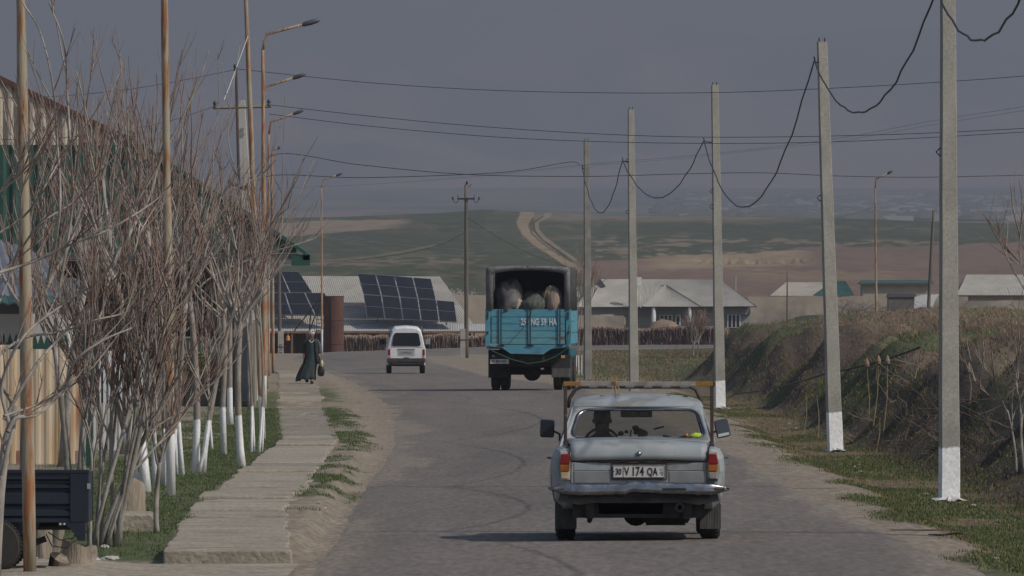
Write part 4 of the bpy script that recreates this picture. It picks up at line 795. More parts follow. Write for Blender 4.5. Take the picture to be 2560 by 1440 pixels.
m = MB(); m.grid(rws); m.build('coat', COAT, wo, smooth=True, solid=.014)
for s, M_ in ((-1, DRS), (1, M('coat_sleeve_grey', (.05, .065, .075), (.075, .09, .1), scale=6))):
    m = MB(); m.tube([(s * .14, .02, 1.29), (s * .20, .02, 1.20), (s * .245, .03, 1.06), (s * .24, -.03, .91)], [.062, .068, .06, .058], 10); m.build('sleeve', COAT if s < 0 else M_, wo, smooth=True)
    hand(wo, (s * .232, -.045, .88), (s * .222, -.06, .81), 1.1, s)
m = MB(); m.tube([(-.07, -.115, 1.30), (-.03, -.14, 1.24), (0, -.145, 1.22), (.03, -.14, 1.24), (.07, -.115, 1.30)], .010, 5); m.build('necklace', WHITEP, wo)
m = MB(); m.lathe([(.02, 0), (.05, .01), (.05, .06), (.035, .09)], (.01, -.17, -.01), n=10, sy=2.2); m.lathe([(.02, 0), (.05, .01), (.05, .06), (.035, .09)], (-.14, .16, .03), n=10, sy=2.2); m.build('shoe', M('shoe_brown', (.05, .03, .022)), wo, smooth=True)
bg = MB(); bg.lathe([(.03, -.19), (.085, -.17), (.105, -.09), (.105, .02), (.08, .10), (.05, .15), (.02, .17)], (0, 0, 0), n=14, sy=.6); bo = bg.build('carrier_bag', M('bag_black', (.018, .013, .016), (.035, .025, .028), scale=10, rough=.4), smooth=True); bo.location = (wp.x + .285, wp.y - .06, wp.z + .42); bo.location.z = wp.z + .40
m = MB(); m.tube([(-.03, 0, .15), (-.045, 0, .34), (-.05, 0, .42)], .007, 4); m.tube([(.01, 0, .15), (-.035, 0, .34), (-.05, 0, .42)], .007, 4); h_ = m.build('bag_handle', BLACK, bo); tag(bo, 'black carrier bag hanging from the walking woman\'s hand', 'bag')
m = MB(); m.lathe([(.02, -.10), (.042, -.09), (.045, 0), (.04, .05), (.018, .08), (.018, .11)], (0, 0, 0), n=10); bt = m.build('milk_bottle', M('cream_plastic', (.62, .55, .38), rough=.4), smooth=True); bt.location = (wp.x + .31, wp.y - .17, wp.z + .60); m = MB(); m.lathe([(.02, .10), (.02, .125)], (0, 0, 0), n=8); m.build('cap', M('cap_orange', (.5, .25, .08)), bt); tag(bt, 'cream plastic bottle carried above the black bag', 'bottle')
# ------------------------------------------------------------ vehicle helpers
def boolean_arches(o, cuts):
    """cut wheel arches with x-axis cylinders and bake the result"""
    cs = []
    for (x, y, z, r, w) in cuts:
        m = MB(); m.lathe([(r, -w / 2), (r, w / 2)], (x, y, z), axis='x', n=28); c = m.build('cutter', None); c.parent = o.parent; cs.append(c)
        md = o.modifiers.new('cut', 'BOOLEAN'); md.object = c; md.operation = 'DIFFERENCE'; md.solver = 'EXACT'
    bpy.context.view_layer.update(); dg = bpy.context.evaluated_depsgraph_get()
    me = bpy.data.meshes.new_from_object(o.evaluated_get(dg)); o.modifiers.clear(); o.data = me
    for c in cs: bpy.data.objects.remove(c, do_unlink=True)
TYRE = M('tyre_rubber', (.022, .021, .02), (.045, .042, .038), scale=4, rough=.95); RIM = M('rim_grey', (.22, .22, .22), (.12, .11, .10), scale=6, rough=.5, metal=.5)
def wheel(parent, x, y, r, w, rimr=.6, name='wheel', rimm=None):
    m = MB(); m.lathe([(r * .62, -w / 2), (r * .90, -w / 2), (r * .985, -w * .38), (r, -w * .2), (r, w * .2), (r * .985, w * .38), (r * .90, w / 2), (r * .62, w / 2)], (0, 0, 0), axis='x', n=32)
    t = m.build(name, TYRE, parent); t.location = (x, y, r)
    m = MB()
    for k in range(36):
        a_ = 2 * math.pi * k / 36
        for s in (-1, 1): m.box((s * w * .24, r * 1.0 * math.cos(a_), r * 1.0 * math.sin(a_)), (w * .34, .03 * r / .33, .016), Matrix.Rotation(a_ + math.pi / 2, 3, 'X') @ Matrix.Rotation(.35 * s, 3, 'Z') if False else Matrix.Rotation(a_ - math.pi / 2, 3, 'X'))
    tr = m.build('tread', TYRE, t); tr['kind'] = 'stuff'
    m = MB(); s = 1 if x > 0 else -1; m.lathe([(r * .64, -w * .42), (r * .60, w * .1 * s), (r * .30, w * .30 * s), (r * .28, w * .36 * s), (.02, w * .38 * s)], (0, 0, 0), axis='x', n=24); m.build('rim', rimm or RIM, t); return t
def text(parent, s, c, size, mat, name='lettering', sx=1.0, bold=.0, rot=(R(90), 0, 0), ext=.0015, spacing=1.0):
    cu = bpy.data.curves.new(name, 'FONT'); cu.body = s; cu.size = size; cu.align_x = 'CENTER'; cu.align_y = 'CENTER'; cu.extrude = ext; cu.offset = bold; cu.space_character = spacing
    t = bpy.data.objects.new('tmp', cu); COL.objects.link(t); bpy.context.view_layer.update()
    me = bpy.data.meshes.new_from_object(t.evaluated_get(bpy.context.evaluated_depsgraph_get())); bpy.data.objects.remove(t, do_unlink=True)
    me.materials.clear(); o = link_mesh(name, me, mat, parent); o.location = c; o.rotation_euler = rot; o.scale = (sx, 1, 1); return o
def loft(m, stations, mirror=True, closed_ends=True):
    """stations: (y, [(x, z) ...] from bottom centre line out and up to top centre), mirrored to -x"""
    rws = []
    for y, pr in stations:
        L_ = [(x, y, z) for x, z in pr] + [(-x, y, z) for x, z in pr[::-1]]; L_.append(L_[0]); rws.append(L_)
    k0 = len(m.v); m.grid(rws); n = len(rws[0])
    if closed_ends: m.f.append(tuple(k0 + i for i in range(n - 1))); k = k0 + (len(rws) - 1) * n; m.f.append(tuple(k + i for i in range(n - 1))[::-1])
def patch(c4, u, v):
    bl, br, tr, tl = c4; return bl.lerp(br, u).lerp(tl.lerp(tr, u), v)
def framed(c4, hole, r, bulge=0.0):
    """ring of faces between a four-cornered patch and a rounded opening; also the opening's outline"""
    u0, u1, v0, v1 = hole; inn = []; out = []
    for (cu, cv, a0, ou, ov) in ((u1 - r[0], v0 + r[1], -90, 1, 0), (u1 - r[0], v1 - r[1], 0, 1, 1), (u0 + r[0], v1 - r[1], 90, 0, 1), (u0 + r[0], v0 + r[1], 180, 0, 0)):
        for k in range(5):
            a_ = R(a0 + 90 * k / 4); inn.append((cu + r[0] * math.cos(a_), cv + r[1] * math.sin(a_)))
            if k == 2: out.append((ou, ov))
            elif k < 2: out.append((cu + (ou - cu) * (k / 2 if a0 in (-90, 90) else 1), ov if a0 in (-90, 90) else cv + (ov - cv) * k / 2))
            else: out.append((ou if a0 in (-90, 90) else cu + (ou - cu) * (4 - k) / 2 * -1 + (ou - cu) * 1 if False else (ou if a0 in (-90, 90) else cu + (ou - cu) * (1 - (k - 2) / 2) ), (cv + (ov - cv) * (1 - (k - 2) / 2)) if a0 in (-90, 90) else ov))
    # keep straight sides straight: sample points of the outline follow the opening
    out2 = []
    for i, (a_, b_) in enumerate(inn):
        q = i // 5; k = i % 5; ou = 1 if q in (0, 1) else 0; ov = 0 if q in (0, 3) else 1
        if k == 2: out2.append((ou, ov))
        elif (k < 2) == (q in (0, 2)): out2.append((a_, ov))
        else: out2.append((ou, b_))
    I = [patch(c4, *p) for p in inn]; O_ = [patch(c4, *p) for p in out2]; return I, O_
def ringface(m, I, O_):
    n = len(I); k = len(m.v); m.v += [tuple(p) for p in I] + [tuple(p) for p in O_]; m.f += [(k + i, k + (i + 1) % n, k + n + (i + 1) % n, k + n + i) for i in range(n)]
CHROME = M('worn_chrome', (.40, .41, .43), (.24, .24, .25), scale=7, rough=.16, metal=1, c3=(.22, .14, .10), s3=5, t3=.72, rough2=.45, bump=.5, bscale=5)
REDL = M('tail_red', (.25, .012, .016), (.17, .01, .012), scale=6, rough=.3); AMB = M('tail_amber', (.42, .13, .02), (.32, .09, .015), scale=6, rough=.3); CLR = M('tail_clear', (.52, .43, .26), (.42, .33, .2), scale=6, rough=.4)
PAINT = M('faded_blue_grey_paint', (.265, .30, .315), (.345, .375, .38), scale=2.2, rough=.42, rough2=.62, c3=(.225, .225, .21), s3=3.2, t3=.52, bump=.35, bscale=3.5)
PAINTD = M('dirty_grey_paint', (.17, .18, .18), (.25, .265, .265), scale=3.2, rough=.6, c3=(.20, .13, .09), s3=5, t3=.70)
RUSTP = M('rust_line', (.035, .022, .018), (.10, .055, .04), scale=20, rough=.9)
PLATEW = M('plate_white', (.60, .60, .57), (.50, .49, .46), scale=12, rough=.5); INK = M('plate_ink', (.015, .015, .018), rough=.6)
UNDER = M('underbody_grime', (.022, .020, .019), (.045, .04, .036), scale=9, rough=.95)
TRIM = M('seat_cloth', (.05, .045, .04), (.07, .065, .06), scale=6, rough=.9)
GL = glass('car_glass', (.62, .63, .60), .10, .10, (.30, .29, .26))
# ------------------------------------------------------------ the grey saloon
cp = Vector((1.30, 49.15 * K, .002)); car = empty('parked_car'.replace('parked_', ''), cp, 0, 'old pale grey-blue saloon car with a steel roof frame driving away', 'car')
def half(w, zb, zt, cr=.02): return [(0, zb), (w * .86, zb), (w * .955, zb + .10), (w * .995, zb + .28), (w, zt - .22), (w * .985, zt - .10), (w * .94, zt - .02), (w * .88, zt), (0, zt + cr)]
m = MB(); loft(m, [(.13, half(.835, .47, .955, .0)), (.16, half(.865, .44, .975, 0)), (.35, half(.885, .37, .985, 0)), (.8, half(.895, .33, .99, 0)), (1.5, half(.90, .31, .98, 0)), (2.6, half(.905, .30, .955, .0)), (3.6, half(.90, .31, .93)), (4.35, half(.88, .35, .88)), (4.62, half(.85, .42, .80))])
body = m.build('body', PAINT, car)
# hollow for the cabin so that one looks through the glass
md = MB(); md.box((0, 2.15, 1.0), (1.50, 2.0, .9)); cu_ = md.build('cutter', None, car); bm_ = body.modifiers.new('c', 'BOOLEAN'); bm_.object = cu_; bm_.operation = 'DIFFERENCE'; bm_.solver = 'EXACT'
boolean_arches(body, [(.80, 1.08, .33, .37, .5), (-.80, 1.08, .33, .37, .5), (.80, 3.86, .33, .37, .5), (-.80, 3.86, .33, .37, .5)]); bpy.data.objects.remove(cu_, do_unlink=True)
bv = body.modifiers.new('bevel', 'BEVEL'); bv.width = .012; bv.segments = 2; bv.limit_method = 'ANGLE'; bv.angle_limit = R(30)
# trunk lid: rear face and deck, slightly bowed, standing a little proud
rws = []; xs_ = np.linspace(-.70, .70, 21)
prof = [(.078, .850), (.085, .90), (.097, .955), (.125, .990), (.19, 1.012), (.45, 1.035), (.94, 1.062)]
for (y, z) in prof: rws.append([(x * (1 + .03 * (1 if y > .3 else 0)), y + .035 * (abs(x) / .7) ** 2.2 + .002 * math.sin(x * 17), z + .016 * (1 - (abs(x) / .7) ** 2) + .0015 * math.sin(x * 9 + y * 7)) for x in xs_])
m = MB(); m.grid(rws); lid = m.build('trunk_lid', PAINT, car, smooth=True, solid=.022)
m = MB(); m.tube([(x, .085 + .035 * (abs(x) / .7) ** 2.2 + .004, .842 + .004 * math.sin(x * 23)) for x in np.linspace(-.69, .69, 24)], [.007 + .003 * (k % 3) for k in range(24)], 5); m.build('seam', RUSTP, car)
for s in (-1, 1):
    m = MB(); m.tube([(s * .708, .10, .845), (s * .712, .10, .95), (s * .722, .15, .995), (s * .735, .5, 1.02)], .008, 4); m.build('seam', INK, car)
m = MB(); m.tube([(-.28, .62, 1.064), (0, .60, 1.068), (.16, .62, 1.064)], .008, 4); m.build('deck_crease', PAINTD, lid)
m = MB(); m.lathe([(.001, -.03), (.022, -.024), (.026, 0), (.018, .03)], (0, .078, .925), axis='y', n=14); m.build('lock', CHROME, lid, smooth=True)
m = MB(); m.tube([(-.055, .082, .918), (0, .068, .925), (.03, .08, .93)], .008, 5); m.build('handle', CHROME, lid)
# lower rear panel with recessed plate field
def rpanel(x0, x1, z0, z1, y, mat, name, th=.018, by=.006):
    m = MB(); m.box(((x0 + x1) / 2, y, (z0 + z1) / 2), (x1 - x0, th, z1 - z0)); return m.build(name, mat, car, bevel=by)
rpanel(-.695, .695, .60, .838, .118, PAINT, 'rear_panel')
rpanel(-.665, -.30, .622, .745, .106, PAINTD, 'rear_pressing', .012); rpanel(.31, .665, .622, .745, .106, PAINTD, 'rear_pressing', .012)
rpanel(-.665, .665, .752, .83, .108, PAINT, 'rear_pressing', .008)
rpanel(-.285, .292, .655, .832, .100, M('plate_recess', (.06, .055, .05), (.11, .09, .08), scale=9), 'plate_mount', .006)
pl = MB(); pl.box((0, 0, 0), (.535, .008, .132)); plate = pl.build('number_plate', PLATEW, car, bevel=.003); plate.location = (0, .086, .742)
for (x0, x1, z) in ((-.262, .262, .061), (-.262, .262, -.061)):
    m = MB(); m.box(((x0 + x1) / 2, -.0055, z), (x1 - x0, .003, .005)); m.build('border', INK, plate)
for x in (-.262, -.160, .262): m = MB(); m.box((x, -.0055, 0), (.005, .003, .122)); m.build('border', INK, plate)
text(plate, '30', (-.209, -.007, -.004), .088, INK, bold=.0012, sx=.72); text(plate, 'V', (-.124, -.007, -.004), .118, INK, bold=.002, sx=.66); text(plate, '174', (-.012, -.007, -.002), .124, INK, bold=.003, sx=.66, spacing=1.08); text(plate, 'QA', (.138, -.007, -.004), .108, INK, bold=.002, sx=.66, spacing=1.05)
for z, c_ in ((.034, (.05, .35, .55)), (.026, (.7, .7, .7)), (.018, (.10, .42, .12))): m = MB(); m.box((.235, -.0062, z), (.034, .003, .007)); m.build('flag_stripe', M('flag', c_), plate)
text(plate, 'UZ', (.236, -.007, -.012), .026, M('plate_green', (.05, .25, .09)))
m = MB(); m.lathe([(.001, 0), (.006, .002)], (-.252, -.007, 0), axis='y', n=8); m.lathe([(.001, 0), (.008, .002)], (.238, -.007, -.035), axis='y', n=8); m.build('screw', INK, plate)
# lamps in their cream surrounds
for s in (-1, 1):
    def pr(z0, z1, w0a, w0b, w1a, w1b, y0, y1, mat, name, par=car):
        m = MB(); P = [(s * w0a, z0), (s * w0b, z0), (s * w1b, z1), (s * w1a, z1)]
        if s < 0: P = P[::-1]
        m.prism(P, y0, y1); return m.build(name, mat, par, bevel=.006)
    su = pr(.655, .945, .705, .800, .700, .808, .105, .15, M('lamp_surround', (.50, .47, .38), (.40, .38, .33), scale=8, rough=.5), 'tail_light')
    pr(.818, .922, .706, .814, .716, .795, .070, .105, REDL, 'red_lens', su); pr(.745, .812, .712, .806, .706, .812, .072, .105, AMB, 'amber_lens', su)
    pr(.668, .739, .724, .796, .714, .804, .078, .105, CLR if s < 0 else M('lamp_broken', (.30, .29, .26), (.22, .21, .19), scale=9), 'clear_lens', su)
    if s > 0: m = MB(); m.box((.75, .10, .655), (.11, .03, .03)); m.build('lamp_gap', INK, car)
# chrome bumper with pointed tips, bent in the middle
rws = []; N_ = 41
for k in range(N_):
    x = -.93 + 1.86 * k / (N_ - 1); e = abs(x) / .93; y = -.02 + .20 * max(0, e - .72) ** 1.4 * 2.2; h = .058 * (1 if e < .82 else max(.16, 1 - (e - .82) / .18 * .86)); zc = .572 + .010 * math.sin(x * 4.5 + 1) - .012 * (1 - e) + (.014 if -.1 < x < .12 else 0) - (.006 * math.sin(x * 30) if abs(x) < .2 else 0)
    if abs(abs(x) - .62) < .03: h *= 1.12
    rws.append([(x, y + .10, zc + h * .8), (x, y + .03, zc + h), (x, y - .006, zc + h * .72), (x, y + .012, zc + h * .12), (x, y - .002, zc - h * .25), (x, y + .008, zc - h * .75), (x, y + .05, zc - h), (x, y + .10, zc - h * .9)])
m = MB(); m.grid(rws); m.build('bumper', CHROME, car, smooth=True, solid=.006)
m = MB(); m.box((.36, -.028, .562), (.24, .012, .022)); m.build('bumper_slot', INK, car)
for s in (-1, 1): m = MB(); m.box((s * .83, .0, .570), (.10, .03, .030)); m.build('bumper_insert', M('ins', (.28, .26, .24), (.10, .08, .07), scale=14, rough=.4, metal=.6), car, bevel=.006)
m = MB(); m.prism([(-.80, .53), (.80, .53), (.83, .44), (.62, .40), (.45, .42), (-.45, .42), (-.62, .40), (-.83, .44)], .10, .13); m.build('valance', M('valance_dark', (.05, .05, .048), (.13, .135, .13), scale=3, rough=.8), car, bevel=.006)  # valance toned darker than the body paint
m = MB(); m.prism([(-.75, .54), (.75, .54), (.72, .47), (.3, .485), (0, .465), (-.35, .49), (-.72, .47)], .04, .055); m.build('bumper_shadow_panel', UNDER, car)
# underside
m = MB(); m.box((0, .85, .345), (1.35, 1.3, .16)); m.build('floor_pan', UNDER, car)
m = MB(); m.box((-.08, .45, .36), (.72, .5, .17)); m.build('fuel_tank', M('tank_grime', (.05, .045, .04), (.09, .08, .07), scale=5, rough=.9), car, bevel=.03)
m = MB(); m.tube([(-.72, 1.08, .33), (-.2, 1.08, .32), (.2, 1.08, .32), (.72, 1.08, .33)], .045, 8); m.lathe([(.02, -.17), (.10, -.12), (.135, 0), (.10, .12), (.02, .17)], (-.02, 1.05, .30), axis='y', n=16); m.build('rear_axle', UNDER, car)
m = MB(); m.lathe([(.02, -.22), (.09, -.2), (.09, .2), (.02, .22)], (.28, .62, .27), axis='x', n=14, sy=1); m.build('silencer', UNDER, car)
m = MB(); m.tube([(.35, .9, .36), (.40, .4, .37), (.42, .10, .375)], .028, 10); ex = m.build('exhaust_pipe', M('exhaust', (.10, .09, .08), rough=.7), car)
m = MB(); m.lathe([(.05, 0), (.052, .012), (.024, .012), (.024, 0)], (.42, .09, .375), axis='y', n=16); m.build('tip', DARKM, ex)
for s in (-1, 1):
    m = MB(); m.tube([(s * .50, .15, .34), (s * .50, .5, .24), (s * .50, 1.08, .22), (s * .50, 1.7, .33)], .028, 5); m.build('leaf_spring', UNDER, car)
    m = MB(); m.box((s * .50, .16, .345), (.09, .06, .17)); m.build('shackle', UNDER, car)
    m = MB(); fl = [(s * .645 + s * .205 * u, .62 + .006 * math.sin(u * 40), z) for u in (0, 1) for z in (0,)]
    rws = [[(s * (.635 + .215 * u), .60 + .0015 * math.sin(u * 50), .40 - .255 * v) for u in np.linspace(0, 1, 20)] for v in (0, .5, 1)]
    m = MB(); m.grid(rws); m.build('mud_flap', M('mud_flap_dusty', (.05, .055, .055), (.095, .095, .09), scale=4, stretch=(5, 1, 1), rough=.95), car, solid=.008)
for x in (-.745, .745):
    for y in (1.08, 3.86): wheel(car, x, y, .335, .20).location.z = .365
# cabin: pillars, glass, roof
def V3(*a): return Vector(a)
zb_, zr = 1.035, 1.385
rear = [V3(-.80, .90, zb_), V3(.80, .90, zb_), V3(.67, 1.36, zr + .005), V3(-.67, 1.36, zr + .005)]
front = [V3(.77, 3.32, zb_), V3(-.77, 3.32, zb_), V3(-.65, 2.72, zr), V3(.65, 2.72, zr)]
def bowed(P, cx, amt, axis=1):      # bow a patch outward in the middle
    return [p + Vector((0, amt * (1 - (p.x / .77) ** 2), 0)) for p in P]
I, O_ = framed(rear, (.050, .950, .09, .93), (.08, .20)); I = bowed(I, 0, -.05); O_ = [p + Vector((0, -.05 * (1 - (p.x / .77) ** 2), 0)) for p in O_]
m = MB(); ringface(m, I, O_); m.build('rear_window_frame', PAINT, car, smooth=True, solid=.02)
m = MB(); m.tube(I + [I[0], I[1]], .014, 6, cap=False); m.build('rear_window_seal', M('seal_dark_blue', (.025, .03, .055), rough=.6), car)
I2 = [p + (sum(I, Vector()) / len(I) - p) * .025 + Vector((0, -.012, .002)) for p in I]; m = MB(); m.tube(I2 + [I2[0], I2[1]], .005, 5, cap=False); m.build('chrome_strip', CHROME, car)
m = MB(); c = sum(I, Vector()) / len(I); m.add(I + [c], [(i, (i + 1) % len(I), len(I)) for i in range(len(I))]); m.build('rear_window', GL, car, smooth=True)
I, O_ = framed(front, (.04, .96, .08, .93), (.06, .14)); m = MB(); ringface(m, I, O_); m.build('windscreen_frame', PAINT, car, solid=.02); m = MB(); m.add(I, [tuple(range(len(I)))]); m.build('windscreen', glass('windscreen_glass', (.9, .9, .9), .10), car)
for s in (-1, 1):
    sd = [V3(s * .80, .78, zb_ - .045), V3(s * .80, 3.34, zb_ - .045), V3(s * .665, 2.72, zr), V3(s * .665, 1.34, zr + .01)]
    bl, br, tr_, tl = sd
    for (u0, u1) in ((.0, .50), (.50, 1.0)):
        q = [patch(sd, u0, 0), patch(sd, u1, 0), patch(sd, u1, 1), patch(sd, u0, 1)]; I, O_ = framed(q, (.10 if u0 else .30, .95, .14, .88), (.05, .10)); m = MB(); ringface(m, I, O_); m.build('side_window_frame', PAINT, car, solid=.02); m = MB(); m.add(I, [tuple(range(len(I)))]); m.build('side_window', GL, car)
rws = []
for t in np.array([0, .004, .015, .035, .07, .13, .22, .35, .5, .65, .8, .92, .98, 1]):
    y = 1.35 + (2.74 - 1.33) * t; zc = 1.505 + .012 * math.sin(t * math.pi); w = .672; ze = zr + .003; rws.append([(w * math.sin(a_), y + -.05 * math.cos(a_) ** 2 * max(0, 1 - t * 4), ze + (zc - ze) * (math.cos(a_) ** .55) * (1 - (1 - min(1, t / .40, (1 - t) / .4)) ** 2) ** .5) for a_ in np.linspace(-math.pi / 2 + 1e-6, math.pi / 2 - 1e-6, 23)])
m = MB(); m.grid(rws); m.build('roof', PAINT, car, smooth=True, solid=.02)
for x in (-.36, -.2, .0, .14, .32, .5):
    m = MB(); m.box((x, 1.75, 1.508 - .05 * x * x), (.05, .03, .018)); m.build('roof_clip', M('clip_green', (.03, .06, .04)), car)
# steel load frame: rear hoop in yellow, grey and black, front hoop with bent ends
STEEL = M('frame_steel_worn', (.035, .03, .028), (.075, .05, .038), scale=6, rough=.7, c3=(.42, .44, .43), s3=9, t3=.66); YEL = M('frame_yellow', (.34, .18, .03), (.24, .12, .025), scale=10, rough=.7)
GRYB = M('frame_grey', (.33, .31, .28), (.24, .22, .20), scale=10, rough=.8, c3=(.10, .06, .04), s3=12, t3=.64)
fr = empty('load_frame', cp, 0, 'rusty steel load hoops with yellow ends mounted over the grey car', 'load frame')
for s in (-1, 1):
    m = MB(); m.box((s * .752, .28, 1.31), (.036, .036, .62)); m.build('upright', STEEL if s < 0 else M('upright_brown', (.05, .03, .025), (.08, .05, .04), scale=8), fr, bevel=.004)
for (x0, x1, mt) in ((-.775, -.60, YEL), (-.60, .585, GRYB), (.585, .765, YEL)):
    m = MB(); m.box(((x0 + x1) / 2, .28, 1.64), (x1 - x0 - .002, .04, .046)); m.build('crossbar', mt, fr, bevel=.004)
m = MB(); m.box((.775, .28, 1.64), (.018, .044, .05)); m.build('end_cap', STEEL, fr)
ft = [(-.72, 1.9, 1.38), (-.70, 1.9, 1.48), (-.64, 1.9, 1.57), (-.58, 1.9, 1.597), (.55, 1.9, 1.597), (.61, 1.9, 1.57), (.655, 1.9, 1.48), (.67, 1.9, 1.40)]
m = MB(); m.tube(ft, .020, 8); m.build('front_hoop', STEEL, fr, smooth=True)
for k in range(6): m = MB(); x = -.5 + .19 * k; m.tube([(x, 1.9, 1.597), (x + .09, 1.9, 1.597)], .0235, 8); m.build('grey_band', M('band_grey', (.16, .16, .165), rough=.7), fr)
m = MB(); r5 = random.Random(3)
m.tube([(-.235, .25, 1.66), (-.242, .24, 1.58), (-.236, .25, 1.50)], [.009, .007, .005], 5)
for k in range(16): a_ = r5.uniform(0, 6.28); m.tube([(-.235, .25, 1.66 + r5.uniform(-.05, .05)), (-.235 + .06 * math.cos(a_), .24, 1.65 + .08 * math.sin(a_))], .0028, 3)
tag(m.build('straw_knot', M('straw', (.36, .24, .09), (.28, .18, .08), scale=20)), 'knotted straw rope hanging from the car load frame', 'rope').location = cp
# mirrors and handles
for s in (-1, 1):
    m = MB(); c = V3(.905 if s > 0 else -.93, 2.9, 1.155); hw, hh_ = (.075, .095); rt = Matrix.Rotation(R(-12 if s > 0 else 3), 3, 'Y')
    m.box(c, (hw * 2, .06, hh_ * 2), rt); mi = m.build('door_mirror', M('mirror_shell', (.022, .03, .04), (.05, .06, .07), scale=8, rough=.4), car, bevel=.025, seg=4)
    m = MB(); m.box(c + Vector((0, -.034, 0)), (hw * 1.75, .006, hh_ * 1.8), rt); m.build('mirror_glass', M('mirror_dark', (.05, .075, .09), (.08, .10, .12), scale=5, rough=.2) if s > 0 else M('mirror_shade', (.018, .024, .035), rough=.3), mi, bevel=.002)
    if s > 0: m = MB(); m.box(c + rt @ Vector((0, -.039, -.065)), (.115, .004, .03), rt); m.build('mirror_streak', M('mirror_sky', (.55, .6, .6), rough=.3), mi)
    m = MB(); m.tube([c + Vector((-s * .07, 0, -.03)), c + Vector((-s * .13, .02, -.06)), V3(s * .80, 2.92, 1.02)], .013, 6); m.build('mirror_arm', DARKM, mi)
    m = MB(); m.tube([(s * .90, 1.75, .86), (s * .935, 1.72, .865), (s * .935, 1.62, .865)], .012, 6); m.build('door_handle', CHROME, car)
# interior
for x in (-.36, .36):
    m = MB(); m.box((x, 2.05, .80), (.52, .14, .52), Matrix.Rotation(R(-12), 3, 'X')); m.build('front_seat', TRIM, car, bevel=.05, seg=3)
m = MB(); m.box((0, 1.12, .76), (1.38, .18, .52), Matrix.Rotation(R(-14), 3, 'X')); m.box((0, 1.4, .5), (1.38, .5, .12)); m.build('rear_seat', TRIM, car, bevel=.04, seg=3)
m = MB(); m.box((0, 3.05, .92), (1.44, .35, .20)); m.build('dashboard', M('dash_black', (.02, .02, .02)), car, bevel=.03)
m = MB(); m.box((0, 2.1, .42), (1.50, 2.2, .05)); m.build('cabin_floor', TRIM, car)
m = MB(); m.tube([(-.36 + .19 * math.cos(a_), 2.72, .97 + .19 * math.sin(a_)) for a_ in np.linspace(0, 6.283, 20)], .014, 6); m.build('steering_wheel', BLACK, car)
m = MB(); m.box((0, 2.55, 1.315), (.33, .03, .082)); mr = m.build('rear_view_mirror', BLACK, car, bevel=.012); m = MB(); m.box((-.03, 2.53, 1.315), (.05, .004, .05)); m.box((.08, 2.53, 1.315), (.09, .004, .05)); m.build('mirror_glass', M('grey_reflection', (.16, .16, .16), rough=.3), mr); m = MB(); m.tube([(0, 2.57, 1.35), (0, 2.62, 1.42)], .01, 5); m.build('mirror_stem', BLACK, mr)
m = MB(); m.box((0, .98, 1.045), (1.34, .14, .012)); m.build('parcel_shelf', M('shelf', (.05, .05, .05), (.09, .085, .08), scale=6), car)
m = MB(); r5 = random.Random(4)
rws = [[(.28 + .26 * u, 2.93, .99 + .10 * v * (.6 + .4 * abs(2 * u - 1) ** .7)) for u in np.linspace(0, 1, 12)] for v in (0, 1)]; m.grid(rws); m.build('headrest_cover', BLACK, car, solid=.04)
def blob(m, c, r, sx=1, sz=1, seed=1, n=10):
    rr = random.Random(seed); rws = []
    for i in range(7):
        ph = math.pi * i / 6; L_ = []
        for k in range(n): a_ = 2 * math.pi * k / n; q = r * (1 + rr.uniform(-.18, .18)); L_.append((c[0] + q * sx * math.sin(ph) * math.cos(a_), c[1] + q * math.sin(ph) * math.sin(a_), c[2] + q * sz * math.cos(ph)))
        L_.append(L_[0]); rws.append(L_)
    m.grid(rws)
def thing_(name, f, mat, label, cat, loc, smooth=True):
    m = MB(); f(m); o = m.build(name, mat, smooth=smooth); o.location = loc; return tag(o, label, cat)
thing_('safety_cloth', lambda m: (blob(m, (.60, 1.0, 1.085), .055, 1.3, .8, 3), blob(m, (.70, 1.0, 1.075), .04, 1.2, .7, 5)), M('lime_yellow_cloth', (.46, .66, .03), (.34, .50, .03), scale=12, rough=.7), 'lime yellow cloth on the rear shelf of the grey car', 'cloth', cp)
thing_('orange_fruit', lambda m: blob(m, (.505, 1.0, 1.09), .032, .8, 1, 4), M('orange_peel', (.50, .22, .06), rough=.6), 'small orange object on the rear shelf beside the lime cloth', 'fruit', cp)
def toys(m):
    for k, (x, z, w) in enumerate(((-.16, 1.10, .03), (-.10, 1.12, .02), (0.0, 1.155, .035), (.04, 1.13, .03), (.0, 1.11, .025), (.06, 1.10, .05))): blob(m, (x, 2.98, z), w, 1.2, .8, k)
    m.tube([(-.06, 2.98, 1.06), (-.05, 2.98, 1.14)], .008, 4); m.tube([(.03, 2.98, 1.03), (.03, 2.98, 1.15)], .008, 4); m.box((.24, 2.98, 1.16), (.11, .01, .02), Matrix.Rotation(R(-14), 3, 'Y'))
thing_('dashboard_trinket', toys, BLACK, 'dark trinkets standing on the dashboard of the grey car', 'trinket', cp)
